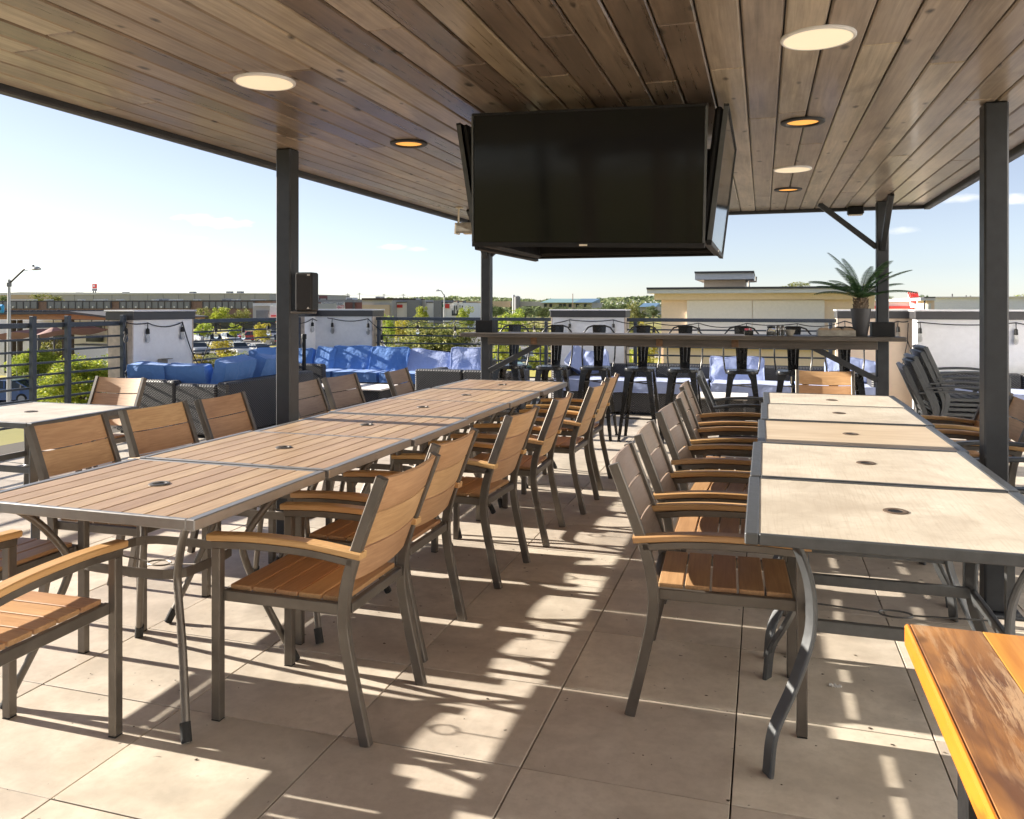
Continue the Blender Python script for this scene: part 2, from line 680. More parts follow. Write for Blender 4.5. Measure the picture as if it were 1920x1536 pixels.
M['leaf_lime'] = leaf_mat('lime_leaves', (.16, .24, .03), (.36, .42, .05), (.56, .54, .08))
M['leaf_olive'] = leaf_mat('olive_leaves', (.10, .14, .035), (.24, .26, .07), (.42, .39, .12))
M['leaf_gold'] = leaf_mat('golden_leaves', (.26, .26, .035), (.50, .45, .06), (.64, .54, .09))
M['leaf_dark'] = leaf_mat('dark_leaves', (.05, .085, .03), (.10, .14, .045), (.18, .22, .075))
M['leaf_far'] = leaf_mat('far_leaves', (.08, .115, .055), (.15, .185, .085), (.24, .26, .12))
M['frond'] = leaf_mat('frond_green', (.02, .06, .02), (.04, .10, .03), (.09, .17, .06))

t = NT('grassland')
co = t.coord((1, 1, 1))
n1 = t.noise(co, .035, 4, .6)
n2 = t.noise(co, .8, 5, .7)
c = t.mix(t.ramp(n1, [(.35, 0.0), (.65, 1.0)]), (.12, .14, .035), (.30, .25, .08))
c = t.mix(t.math('MULTIPLY', n2, .5), c, (.36, .31, .07))
M['grass'] = t.out(c, .95)
t = NT('dry_lawn')
n2 = t.noise(t.coord((1, 1, 1)), 1.2, 5, .7)
M['lawn'] = t.out(t.mix(n2, (.26, .25, .04), (.50, .42, .08)), .95)

# ------------------------------------------------------------------ the deck
GZ = -4.5
XL, YB = -6.86, 11.5
deck = struct('deck_floor', MB().box(XL - .45, 8.0, -7.0, YB + .45, GZ, -.016), M['grout'])
TX, TY, X0T, Y0T = .6075, .535, -.085, 2.325
near, rest = [], MB()
tile_mesh = MB().box(-TX / 2 + .0025, TX / 2 - .0025, -TY / 2 + .0025, TY / 2 - .0025, -.014, 0, .0015).data('floor_tile', M['tile'])
for i in range(-13, 15):
    for j in range(-17, 19):
        xc, yc = X0T + (i + .5) * TX, Y0T + (j + .5) * TY
        if xc < XL - .1 or xc > 8 or yc > YB + .1:
            continue
        dd = -xc * SA + yc * CA
        ok = dd > .9 and abs((xc * CA + yc * SA) / dd) < .68 and yc < 8.35 and yc > 1.2 and xc < 3.2
        if ok and len(near) < 298:
            near.append((xc, yc))
        else:
            rest.box(xc - TX / 2 + .0025, xc + TX / 2 - .0025, yc - TY / 2 + .0025, yc + TY / 2 - .0025, -.014, 0)
for (xc, yc) in near:
    obj('floor_tile', tile_mesh, deck, (xc, yc, random.uniform(-.0012, .0012)), (random.uniform(-.001, .001), random.uniform(-.001, .001), random.choice((0, math.pi))))
fo = part('floor_tile_field', rest, M['tile'], deck)
fo['kind'] = 'stuff'

# ------------------------------------------------------------------ canopy
HC = 2.30
RX0, RX1, RY0, RY1 = -3.0, 1.40, -3.3, 8.12
COLX, COLY = (-2.66, 1.0), (-2.9, .55, 4.15, 7.74)
can = thing('patio_canopy', 'flat canopy roof with stained plank ceiling on charcoal steel posts', 'canopy', (0, 0, 0))
part('roof_deck', MB().box(RX0, RX1, RY0, RY1, HC + .03, HC + .22), M['cap'], can)
fa = MB()
fa.box(RX0 - .06, RX0, RY0 - .06, RY1 + .06, HC - .030, HC + .26, .008)
part('fascia', fa, M['steel'], can)
part('fascia', MB().box(RX1, RX1 + .06, RY0 - .06, RY1 + .06, HC - .035, HC + .262, .008), M['steel'], can)
part('fascia', MB().box(RX0, RX1, RY1, RY1 + .06, HC - .03, HC + .258, .008), M['steel'], can)
NP = 33
PW = (RX1 - RX0) / NP
for i in range(NP):
    cuts = [RY0]
    y = RY0 + random.uniform(1.0, 3.8)
    while y < RY1 - 1.0:
        cuts.append(y)
        y += random.uniform(2.4, 4.6)
    cuts.append(RY1)
    for a, b in zip(cuts[:-1], cuts[1:]):
        L = b - a - .003
        mb = MB().box(-PW / 2 + .003, PW / 2 - .003, -L / 2, L / 2, -.011, .011, .006)
        xm_ = RX0 + (i + .5) * PW
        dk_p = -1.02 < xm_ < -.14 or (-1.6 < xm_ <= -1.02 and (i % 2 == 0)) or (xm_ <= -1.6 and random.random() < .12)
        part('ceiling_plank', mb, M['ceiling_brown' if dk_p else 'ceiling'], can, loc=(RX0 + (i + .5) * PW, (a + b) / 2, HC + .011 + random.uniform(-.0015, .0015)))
for cx_ in COLX:
    for cy_ in COLY:
        s = .049
        part('column', MB().box(cx_ - s, cx_ + s, cy_ - s, cy_ + s, 0.012, HC - .001, .008), M['steel'], can)
        bp = MB().box(cx_ - .1, cx_ + .1, cy_ - .1, cy_ + .1, 0.001, .012, .002)
        for ax in (-.075, .075):
            for ay in (-.075, .075):
                bp.lathe([(.011, .012), (.011, .026), (.004, .028)], 8, (cx_ + ax, cy_ + ay, 0))
        part('base_plate', bp, M['steel'], can)
for (cx_, sg) in ((1.0, -1), (-2.66, 1)):
    part('brace', MB().sweep([(cx_ + sg * .045, 7.74, 1.90), (cx_ + sg * .52, 7.74, HC - .002)], .045, .045, c=.004), M['steel'], can)
    part('brace', MB().sweep([(cx_, 7.70, 1.88), (cx_, 7.22, HC - .002)], .045, .045, (1, 0, 0), c=.004), M['steel'], can)

# ceiling speakers and recessed lights
for k, (x, y, lab) in enumerate(((-1.94, 2.86, 'flat cream round ceiling light over the long brown tables'),
                                 (.18, 2.95, 'large flat cream round ceiling light nearest the camera'),
                                 (.19, 5.72, 'flat cream round ceiling light between two amber downlights'))):
    tt = thing('ceiling_light', lab, 'ceiling light', (x, y, HC), 0, 'flat round ceiling lights')
    part('rim', MB().lathe([(.123, .0), (.123, -.006), (.118, -.010), (.112, -.010), (.112, 0)], 48), M['capw'], tt, 35)
    part('diffuser', MB().lathe([(.0, -.008), (.05, -.0085), (.112, -.0085), (.112, -.002), (0, -.002)], 48), M['diffuser'], tt, 35)
for k, (x, y, lab) in enumerate(((-1.90, 4.18, 'amber recessed downlight left of the television'),
                                 (.19, 4.27, 'amber recessed downlight right of the television'),
                                 (.19, 6.70, 'amber recessed downlight farthest back in the ceiling'))):
    tt = thing('recessed_light', lab, 'light', (x, y, HC), 0, 'amber recessed downlights')
    part('trim_ring', MB().lathe([(.105, .0), (.105, -.008), (.096, -.013), (.08, -.012), (.074, -.003), (.074, .0)], 40), M['steel'], tt, 35)
    part('reflector', MB().lathe([(.0, -.0045), (.05, -.004), (.0745, -.0035), (.0745, -.001), (0, -.001)], 32), M['lens'], tt, 35)

# televisions in a square under the ceiling
def television(label, loc, rz, tilt, roll=0.0):
    w, h, dp = 1.045, .602, .045
    tt = thing('television', label, 'television', loc, 0, 'televisions hung back to back')
    tt.rotation_euler = (tilt, roll, rz)
    part('lower_bezel', MB().box(-w / 2, w / 2, -.012, .010, -h / 2, -h / 2 + .022, .002), M['black'], tt)
    part('upper_bezel', MB().box(-w / 2, w / 2, -.012, .010, h / 2 - .011, h / 2, .002), M['black'], tt)
    for sx_ in (-1, 1):
        part('side_bezel', MB().box(min(sx_ * w / 2, sx_ * (w / 2 - .008)), max(sx_ * w / 2, sx_ * (w / 2 - .008)), -.0115, .0095, -h / 2 + .022, h / 2 - .011), M['frame_b'], tt)
    part('screen', MB().box(-w / 2 + .011, w / 2 - .011, -.006, .004, -h / 2 + .022, h / 2 - .011), M['screen'], tt)
    part('back_cover', MB().box(-w / 2 + .01, w / 2 - .01, .010, dp, -h / 2 + .01, h / 2 - .01, .012), M['black'], tt)
    part('badge', MB().box(-.018, .018, -.0145, -.012, -h / 2 + .006, -h / 2 + .014), M['offwhite'], tt)
    return tt


TVX, TVY, TVZ = -.748, 4.04, 1.942
television('large black television facing the camera', (TVX, TVY - .545, TVZ), 0, R(5), R(1.6))
television('black television seen edge-on at the right of the big screen', (TVX + .565, TVY + .03, TVZ), R(90), R(7))
television('black television facing away, its lower edge below the big screen', (TVX, TVY + .56, TVZ + .015), R(180), R(7))
television('black television seen from behind at the left of the big screen', (TVX - .565, TVY + .03, TVZ), R(-90), R(9))
tm = thing('television_mount', 'black ceiling mount holding the four televisions', 'mount', (TVX, TVY, 0))
part('pole', MB().tube([(0, 0, HC - .002), (0, 0, 1.72)], .03, 16), M['black'], tm, 40)
part('ceiling_plate', MB().box(-.14, .14, -.14, .14, HC - .013, HC - .001, .003), M['black'], tm)
for rz in (0, 90, 180, 270):
    a = R(rz)
    fx, fy = math.sin(a), -math.cos(a)
    arm = MB().sweep([(0, 0, 1.95), (fx * .47, fy * .47, 1.95)], .05, .03, (-fy, fx, 0))
    arm.sweep([(fx * .475, fy * .475, 1.78), (fx * .475, fy * .475, 2.10)], .3, .012, (-fy, fx, 0))
    part('arm', arm, M['black'], tm)

# infrared heater near the far left corner of the roof
hx0, hy, hz = x_at(853, 7.0), 7.0, 2.135
ht = thing('infrared_heater', 'white hooded infrared heater hung from the ceiling behind the television', 'heater', (hx0, hy, hz))
hd = MB()
hd.prism([(-.02, -.085), (.09, -.085), (.11, -.06), (.06, .015), (.0, .02)], 0.0, .012, 'x')
hd.prism([(-.02, -.085), (.09, -.085), (.11, -.06), (.06, .015), (.0, .02)], .60, .612, 'x')
part('end_cap', hd, M['offwhite'], ht)
part('hood', MB().prism([(.0, .018), (.058, .013), (.105, -.06), (.098, -.063), (.055, .003), (.003, .006), (-.018, -.08), (-.02, -.06)], .012, .60, 'x'), M['gray_wood'], ht)
part('reflector', MB().box(.06, .56, -.005, .075, -.075, -.068), M['rust'], ht)
for q in range(2):
    part('element', MB().tube([(.08, .015 + q * .04, -.082), (.54, .015 + q * .04, -.082)], .006, 8), M['offwhite'], ht, 40)
br = MB()
br.prism([(.05, .165), (.03, .165), (.012, .02), (.034, .0), (.046, .02)], .02, .028, 'x')
br.box(.0, .06, .018, .062, .155, .164)
part('bracket', br, M['offwhite'], ht)
part('bracket', MB().prism([(.05, .165), (.03, .165), (.012, .02), (.034, .0), (.046, .02)], .58, .588, 'x'), M['offwhite'], ht)
fl = thing('flood_light', 'small black flood light under the back edge of the roof', 'light', (x_at(1604, 8.05), 8.05, HC))
part('housing', MB().box(-.07, .07, -.05, .05, -.075, -.002, .01), M['black'], fl)
part('lens', MB().box(-.06, .06, -.045, .045, -.082, -.0755, .003), M['offwhite'], fl)

# loudspeaker on the left post
sp_x = -2.66 + .085
ls = thing('loudspeaker', 'black box loudspeaker bolted to the left post', 'speaker', (sp_x, 4.13, 1.465), R(10))
part('cabinet', MB().box(.004, .104, -.055, .05, -.112, .112, .008), M['black'], ls)
part('grille', MB().box(.008, .100, -.064, -.0555, -.105, .105, .006), plain('grille_cloth', (.03, .03, .032), .8, 0, .3, 120, .5), ls)
part('bracket', MB().box(-.034, .10, -.03, .03, -.125, -.1135, .002), M['frame'], ls)
part('badge', MB().box(.078, .094, -.0665, -.0642, .092, .099), M['white_plastic'], ls)
part('badge', MB().prism([(.076, -.098), (.092, -.098), (.084, -.086)], -.0665, -.0642, 'y'), M['white_plastic'], ls)

# ------------------------------------------------------------------ bar counter between the back posts
bx0, bx1 = -2.86, x_at(1697, 7.6)
bar = thing('bar_counter', 'long weathered wooden bar counter fixed between the back posts', 'bar', (0, 0, 0))
for k, (a, b) in enumerate(((7.50, 7.655), (7.66, 7.815), (7.82, 7.975))):
    mbt = MB().box(-(bx1 - bx0) / 2 + .03 * (k % 2), (bx1 - bx0) / 2 - .02 * k, a, b, 1.083, 1.12, .004)
    part('top_plank', mbt, M['bar_wood'], bar, loc=((bx0 + bx1) / 2, 0, 0))
part('apron', MB().box(-2.61, .95, 7.62, 7.66, 1.005, 1.0825, .004), M['bar_wood'], bar)
part('apron', MB().box(-2.61, .95, 7.83, 7.87, 1.005, 1.0825, .004), M['bar_wood'], bar)
for (cx_, sg) in ((-2.66, 1), (1.0, -1)):
    part('strut', MB().sweep([(cx_ + sg * .045, 7.70, .74), (cx_ + sg * .60, 7.70, 1.03)], .04, .05, c=.004), M['steel'], bar)
    cm = MB()
    for (a, b, c_, d_) in ((-.09, .09, -.09, -.05), (-.09, .09, .05, .09), (-.09, -.05, -.05, .05), (.05, .09, -.05, .05)):
        cm.box(cx_ + a, cx_ + b, 7.74 + c_, 7.74 + d_, 1.1205, 1.245, .003)
    part('post_collar', cm, M['black'], bar)
for u in (1000, 1236, 1378):
    xx = x_at(u, 7.6)
    part('angle_bracket', MB().box(xx - .03, xx + .03, 7.606, 7.6195, 1.012, 1.08, .002), plain('rusty_iron', (.16, .09, .05), .8, .2, .4, 30, .3), bar)

# things on the bar
BZ = 1.1205
cyc = thing('potted_cycad', 'spiky green cycad in a tapered charcoal pot on the bar', 'plant', (x_at(1614, 7.70), 7.70, BZ))
part('pot', MB().lathe([(0, 0), (.052, 0), (.055, .006), (.070, .10), (.082, .20), (.084, .243), (.078, .243), (.074, .21), (0, .205)], 32), M['clay'], cyc, 35)
part('soil', MB().lathe([(0, .214), (.073, .212), (.073, .205), (0, .205)], 20), M['trunk'], cyc)
tk = MB().lathe([(0, .19), (.052, .20), (.056, .26), (.05, .31), (.036, .335), (0, .34)], 14)
for k in range(40):
    a = k * 2.399
    z = .215 + .11 * k / 40
    r = .052
    p = Vector((r * math.cos(a), r * math.sin(a), z))
    q = p + Vector((math.cos(a) * .014, math.sin(a) * .014, .022))
    tk.tube([p, q], [.010, .003], 5)
part('caudex', tk, plain('caudex_scales', (.16, .12, .085), .9, 0, .35, 50, .4), cyc, 30)
rf = random.Random(5)
NF = 23
for k in range(NF):
    a = 2 * math.pi * k / NF + rf.uniform(-.12, .12)
    el0 = rf.choice((R(24), R(38), R(52), R(64), R(76)))
    ln = rf.uniform(.34, .52)
    pts = []
    p = Vector((0, 0, .325))
    e = el0
    for s_ in range(11):
        pts.append(p.copy())
        p = p + Vector((math.cos(a) * math.cos(e), math.sin(a) * math.cos(e), math.sin(e))) * (ln / 10)
        e -= R(4.4) if el0 > R(30) else R(4.0)
    fr = MB().tube(pts, [.0045 - .00035 * i for i in range(11)], 4)
    sd = Vector((-math.sin(a), math.cos(a), 0))
    for s_ in range(30):
        tpar = 1.0 + 9.0 * s_ / 29
        i0 = min(int(tpar), 9)
        b0 = pts[i0].lerp(pts[i0 + 1], tpar - i0)
        tg = (pts[i0 + 1] - pts[i0]).normalized()
        up = tg.cross(sd).normalized()
        ll = .058 * math.sin(math.pi * (.12 + .80 * s_ / 29)) + .012
        for sg in (-1, 1):
            dr = (sd * sg * .75 + tg * .62 - up * .32).normalized()
            tip = b0 + dr * ll
            wv_ = tg * .0050
            fr.add([b0 - wv_, b0 + wv_, b0.lerp(tip, .6) + wv_ * .9, tip, b0.lerp(tip, .6) - wv_ * .9], [(0, 1, 2, 3, 4)])
    part('frond', fr, M['frond'], cyc)

cr = thing('wooden_crate', 'grey weathered wooden box of folded napkins beside the potted cycad', 'crate', (x_at(1567, 7.72), 7.72, BZ))
cw, cdp = .155, .10
for (a, b, c_, d_) in ((-cw, cw, -cdp, -cdp + .012), (-cw, cw, cdp - .012, cdp), (-cw, -cw + .012, -cdp + .012, cdp - .012), (cw - .012, cw, -cdp + .012, cdp - .012)):
    part('side', MB().box(a, b, c_, d_, 0, .052, .002), M['gray_wood'], cr)
part('bottom', MB().box(-cw + .012, cw - .012, -cdp + .012, cdp - .012, .002, .01), M['gray_wood'], cr)
for k in range(3):
    nm = solo('napkin_stack', MB().prism([(-.043, 0), (.043, 0), (.047, .048), (.03, .058), (-.02, .062), (-.046, .05)], -.07, .07), plain('kraft_paper', (.36, .26, .17), .9),
              ('left', 'middle', 'right')[k] + ' stack of brown napkins in the wooden box on the bar', 'napkins', 'napkin stacks in the wooden box',
              loc=(x_at(1567, 7.72) - .098 + k * .098, 7.72, BZ + .0105))
jar = thing('cheese_jar', 'round glass shaker jar with black lid on the bar', 'jar', (x_at(1446, 7.65), 7.65, BZ))
part('glass_body', MB().lathe([(0, 0), (.034, 0), (.04, .01), (.041, .04), (.034, .062), (.031, .066), (0, .066)], 24), M['glass'], jar, 40)
part('contents', MB().lathe([(0, .003), (.031, .003), (.037, .012), (.037, .034), (0, .036)], 20), M['offwhite'], jar, 40)
part('lid', MB().lathe([(0, .066), (.034, .066), (.036, .07), (.034, .084), (0, .086)], 24), M['black'], jar, 40)
for k, (u, nm_, mt) in enumerate(((1459, 'pepper', 'black'), (1467.5, 'salt', 'white_plastic'))):
    sh = thing('%s_shaker' % nm_, ('glass pepper shaker with dark contents on the bar' if k == 0 else 'glass salt shaker with white contents on the bar'), 'shaker', (x_at(u, 7.66), 7.66 + .004 * k, BZ), 0, 'shakers on the bar')
    part('glass_body', MB().lathe([(0, 0), (.017, 0), (.018, .004), (.0165, .066), (0, .066)], 10), M['glass'], sh, 50)
    part('contents', MB().lathe([(0, .002), (.014, .002), (.014, .05), (0, .05)], 10), M[mt], sh, 50)
    part('cap', MB().lathe([(0, .066), (.018, .066), (.018, .078), (.010, .088), (0, .089)], 14), M['frame'], sh, 40)
solo('bowl', MB().lathe([(0, 0), (.024, 0), (.03, .006), (.046, .052), (.0425, .052), (.027, .009), (0, .006)], 28), M['gray_wood'], 'small pale ribbed bowl beside the shakers on the bar', 'bowl', smooth=35, loc=(x_at(1481, 7.65), 7.65, BZ))
cd_ = thing('sugar_caddy', 'small black caddy of sweetener packets on the bar', 'caddy', (x_at(1404, 7.65), 7.65, BZ))
part('holder', MB().box(-.04, .04, -.03, .03, 0, .045, .004), M['gloss_black'], cd_)
for k, cl_ in enumerate(((.6, .1, .15), (.65, .5, .5), (.5, .08, .12))):
    part('packet', MB().box(-.036 + k * .012, .0 + k * .012, -.02 + k * .012, -.016 + k * .012, .046, .062), plain('packet_%d' % k, cl_, .6), cd_)

# ------------------------------------------------------------------ bar stools
def make_stool():
    r = thing('bar_stool', '', 'stool', (0, 0, 0), 0, 'black metal stools along the bar')
    S = .155
    seat = MB()
    ring = []
    n = 28
    for z, k in ((.715, 1.0), (.735, 1.0), (.745, .985), (.748, .93), (.744, .5)):
        rg = []
        for q in range(n):
            a = 2 * math.pi * q / n
            ca_, sa_ = math.cos(a), math.sin(a)
            e = (abs(ca_) ** 5 + abs(sa_) ** 5) ** (-1 / 5)
            rg.append((ca_ * e * S * k, sa_ * e * S * k, z))
        ring.append(rg)
    seat._rings(ring, False)
    part('seat', seat, M['gloss_black'], r, 35)
    for sx_ in (-1, 1):
        for sy_ in (-1, 1):
            top = Vector((sx_ * .135, sy_ * .135, .722))
            ft = Vector((sx_ * .205, sy_ * .205, .0))
            lg = MB()
            rings = []
            for z, w in ((0, .028), (.12, .034), (.45, .046), (.66, .06), (.722, .085)):
                c_ = top.lerp(ft, 1 - z / .722)
                # L-shaped channel: corner outward
                ox, oy = sx_ * w, sy_ * w
                rings.append([(c_.x, c_.y, z), (c_.x - ox, c_.y, z), (c_.x - ox, c_.y - sy_ * .006, z), (c_.x - sx_ * .006, c_.y - sy_ * .006, z), (c_.x - sx_ * .006, c_.y - oy, z), (c_.x, c_.y - oy, z)])
            lg._rings(rings, False)
            part('leg', lg, M['gloss_black'], r)
            part('foot_cap', MB().box(min(ft.x, ft.x - sx_ * .03), max(ft.x, ft.x - sx_ * .03), min(ft.y, ft.y - sy_ * .03), max(ft.y, ft.y - sy_ * .03), 0, .012), M['rubber'], r)
    for z in (.235, .60):
        k = .205 - .07 * z / .722 - .012
        if z < .4:
            for q in range(4):
                a0, a1 = R(45 + 90 * q), R(135 + 90 * q)
                part('foot_rail', MB().tube([(math.cos(a0) * k * 1.414, math.sin(a0) * k * 1.414, z), (math.cos(a1) * k * 1.414, math.sin(a1) * k * 1.414, z)], .009, 8), M['gloss_black'], r, 40)
        else:
            part('cross_brace', MB().tube([(-k, -k, z), (k, k, z)], .006, 6), M['gloss_black'], r, 40)
            part('cross_brace', MB().tube([(-k, k, z - .013), (k, -k, z - .013)], .006, 6), M['gloss_black'], r, 40)
    # back: seat faces -Y, back on +Y side
    hoop = [(-.15, .10, .70), (-.165, .12, .745), (-.178, .15, .85), (-.180, .175, 1.0), (-.165, .19, 1.10), (-.12, .20, 1.155), (-.06, .205, 1.175),
            (.06, .205, 1.175), (.12, .20, 1.155), (.165, .19, 1.10), (.180, .175, 1.0), (.178, .15, .85), (.165, .12, .745), (.15, .10, .70)]
    part('back_hoop', MB().tube(hoop, .0085, 10), M['gloss_black'], r, 50)
    sp_ = MB()
    rings = []
    for (z, y, w) in ((.735, .14, .048), (.85, .165, .052), (1.0, .188, .062), (1.10, .20, .070), (1.168, .206, .074)):
        rings.append([(-w, y, z), (-w * .33, y + .006, z), (w * .33, y + .006, z), (w, y, z), (w, y + .004, z), (w * .33, y + .011, z), (-w * .33, y + .011, z), (-w, y + .004, z)])
    sp_._rings(rings, False)
    part('splat', sp_, M['gloss_black'], r)
    rb = MB()
    for sx_ in (-1, 1):
        rb.tube([(sx_ * .016, .150, .80), (sx_ * .02, .168, .90), (sx_ * .026, .192, 1.07)], .0055, 6)
    part('rib', rb, M['gloss_black'], r, 40)
    return r


ORD = ('first', 'second', 'third', 'fourth', 'fifth', 'sixth', 'seventh', 'eighth')
stool0 = make_stool()
su = (955, 1036, 1116, 1200, 1281, 1391, 1487, 1587)
for i, u in enumerate(su):
    x = x_at(u, 8.42)
    lab = 'black metal stool behind the bar, %s from the left post' % ORD[i]
    if i == 0:
        stool0.location, stool0['label'] = (x, 8.42, .0), lab
    else:
        copy_tree(stool0, (x, 8.42 + random.uniform(-.03, .03), 0), random.uniform(-.06, .06), lab)

# ------------------------------------------------------------------ chairs
def bez(pts, n=10):
    """Catmull-Rom through points"""
    P = [Vector(p) for p in pts]
    P = [P[0] * 2 - P[1]] + P + [P[-1] * 2 - P[-2]]
    out = []
    for i in range(1, len(P) - 2):
        for k in range(n):
            t_ = k / n
            a, b, c_, d_ = P[i - 1], P[i], P[i + 1], P[i + 2]
            out.append(.5 * ((2 * b) + (c_ - a) * t_ + (2 * a - 5 * b + 4 * c_ - d_) * t_ ** 2 + (3 * b - a - 3 * c_ + d_) * t_ ** 3))
    out.append(P[-2])
    return out


def make_chair():
    """local +x forward, rear feet at x = 0"""
    r = thing('slat_armchair', '', 'chair', (0, 0, 0))
    W = .215
    for sy_ in (-1, 1):
        y = sy_ * W
        part('front_leg', MB().box(.533, .567, y - .015, y + .015, 0.004, .577, .003), M['frame'], r)
        part('foot_cap', MB().box(.534, .566, y - .014, y + .014, 0, .0038), M['rubber'], r)
        pth = bez([(0, y, .0), (.04, y, .17), (.075, y, .34), (.076, y, .45), (.045, y, .58), (-.055, y, .845)], 5)
        part('rear_leg', MB().sweep(pth, .028, .036, c=.003), M['frame'], r, 35)
        ap = bez([(.045, y, .572), (.2, y, .590), (.4, y, .594), (.568, y, .586)], 4)
        part('arm_rail', MB().sweep(ap, .028, .026, c=.003), M['frame'], r, 35)
        wp = bez([(.012, y, .596), (.2, y, .616), (.4, y, .620), (.578, y, .611)], 4)
        part('armrest', MB().sweep(wp, .05, .022, c=.004), M['arm_wood'], r, 35)
    for sy_ in (-1, 1):
        y = sy_ * (W - .017)
        part('seat_rail', MB().box(.07, .535, y - .010, y + .010, .395, .432, .003), M['frame'], r)
    for x in (.075, .522):
        part('seat_rail', MB().box(x - .012, x + .012, -W + .028, W - .028, .398, .430, .003), M['frame'], r)
    for k in range(5):
        x = .092 + k * .0875
        part('seat_slat', MB().box(-.040, .040, -W + .030, W - .030, -.008, .008, .002), M['seat_slat'], r, loc=(x + .0415, 0, .437))
    ax = Vector((-.10, 0, .265)).normalized()
    nrm = Vector((.265, 0, .10)).normalized()
    base = Vector((.036, 0, .605))
    for k in range(3):
        a0, a1 = -.105 + k * .1225, .0095 + k * .1225
        mb = MB()
        rings = []
        n = 10
        for q in range(n + 1):
            y = (-1 + 2 * q / n) * (W - .012)
            bow = -.020 * (1 - (y / W) ** 2)
            o = nrm * bow + Vector((0, y, 0))
            rings.append([base + ax * a0 + o - nrm * .006, base + ax * a0 + o + nrm * .006, base + ax * a1 + o + nrm * .006, base + ax * a1 + o - nrm * .006])
        mb._rings(rings, False)
        part('back_slat', mb, M['chair_slat'], r, 30)
    return r


def make_metal_chair():
    """grey aluminium stacking chair with vertical back slats"""
    r = thing('metal_armchair', '', 'chair', (0, 0, 0))
    W = .25
    top, bot = Vector((-.11, 0, .86)), Vector((.06, 0, .44))
    for sy_ in (-1, 1):
        y = sy_ * W
        part('front_leg', MB().sweep([(.52, y, 0), (.52, y, .62)], .026, .034, c=.003), M['frame_b'], r)
        part('rear_leg', MB().sweep(bez([(-.04, y, 0), (.04, y, .30), (.06, y, .44), (-.02, y, .65), (-.11, y, .86)], 4), .026, .036, c=.003), M['frame_b'], r, 35)
        part('arm', MB().sweep(bez([(.0, y, .632), (.15, y, .65), (.35, y, .652), (.545, y, .628)], 4), .046, .02, c=.005), M['frame_b'], r, 35)
    part('seat_rail', MB().box(.06, .52, -W + .014, -W + .036, .40, .43, .003), M['frame_b'], r)
    part('seat_rail', MB().box(.06, .52, W - .036, W - .014, .40, .43, .003), M['frame_b'], r)
    for k in range(6):
        x = .09 + k * .076
        part('seat_slat', MB().box(x - .03, x + .03, -W + .037, W - .037, .418, .432, .003), M['frame_b'], r)
    tr = MB().sweep([top + Vector((.008, -W + .014, -.02)), top + Vector((.008, W - .014, -.02))], .055, .022, (top - bot).normalized())
    part('top_rail', tr, M['frame_b'], r)
    part('lower_rail', MB().sweep([bot + Vector((0, -W + .014, .03)), bot + Vector((0, W - .014, .03))], .03, .02, (top - bot).normalized()), M['frame_b'], r)
    for k in range(4):
        y = -.138 + k * .092
        part('back_slat', MB().sweep([bot + Vector((0, y, .04)), top + Vector((.01, y, -.045))], .045, .010), M['frame_b'], r)
    return r


chA = make_chair()
chB = make_metal_chair()
usedA = [False]
usedB = [False]


def chair(kind, x, y, rz, label, group, z=0.0):
    """x,y of the rear feet centre"""
    src, flag = (chA, usedA) if kind == 'A' else (chB, usedB)
    if not flag[0]:
        flag[0] = True
        src.location, src.rotation_euler = (x, y, z), (0, 0, rz)
        src['label'], src['group'] = label, group
        return src
    jr = random.uniform(-.05, .05) if z == 0 else 0
    return copy_tree(src, (x + random.uniform(-.02, .02), y + random.uniform(-.015, .015), z), rz + jr, label, group)


PI = math.pi
M['weathered'] = wood('greyer_slat', (.19, .135, .10), (.31, .24, .19), 'y', .42, .1)  # darker, greyer slat colour used on some chair backs
GREYED = {}


def grey_backs(ch):
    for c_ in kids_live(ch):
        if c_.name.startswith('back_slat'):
            if c_.data.name not in GREYED:
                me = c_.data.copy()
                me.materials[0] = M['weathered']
                GREYED[c_.data.name] = me
            c_.data = GREYED[c_.data.name]


def kids_live(o):
    return [c for c in C.objects if c.parent == o]


gR = 'slatted armchairs on the aisle side of the brown tables'
for i, (x, y, dr) in enumerate(((-1.19, 2.515, 0), (-1.255, 3.135, .02), (-1.215, 3.985, -.02), (-1.18, 4.74, .01), (-1.14, 5.51, 0), (-1.15, 6.22, .02))):
    chair('A', x, y, PI + dr, 'tan slatted armchair on the aisle side of the brown tables, %s from the camera' % ORD[i], gR)
gL = 'slatted armchairs on the far side of the brown tables'
for i, (x, y, dr) in enumerate(((-3.12, 2.38, 0), (-3.08, 3.03, .03), (-3.07, 3.60, -.02), (-3.04, 4.13, .04), (-3.08, 5.09, 0), (-3.08, 5.60, -.03), (-2.90, 6.27, .02))):
    ch_ = chair('A', x, y, dr, 'slatted armchair on the far side of the brown tables, %s from the camera' % ORD[i], gL)
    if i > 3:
        grey_backs(ch_)
chair('A', -2.18, 1.575, PI / 2, 'slatted armchair at the near head of the brown tables, cut by the picture edge', 'slatted armchairs at table heads')
gQ = 'slatted armchairs on the aisle side of the pale tables'
for i, (x, y, dr) in enumerate(((-.435, 2.945, 0), (-.46, 3.60, .02), (-.42, 4.36, -.015), (-.44, 5.03, .02), (-.46, 5.72, 0))):
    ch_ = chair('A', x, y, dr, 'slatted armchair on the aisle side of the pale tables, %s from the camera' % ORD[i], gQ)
    grey_backs(ch_)
chair('B', -.36, 6.42, .05, 'black metal armchair at the far end of the aisle side of the pale tables', 'metal armchairs around the pale tables')
chair('A', .50, 7.16, -PI / 2, 'orange-brown slatted armchair at the far head of the pale tables', 'slatted armchairs at table heads')
chair('A', -4.62, 4.93, -PI / 2 - .05, 'pale sunlit slatted armchair behind the small table by the left railing', 'slatted armchairs at table heads')
gS = 'armchairs on the right side of the pale tables'
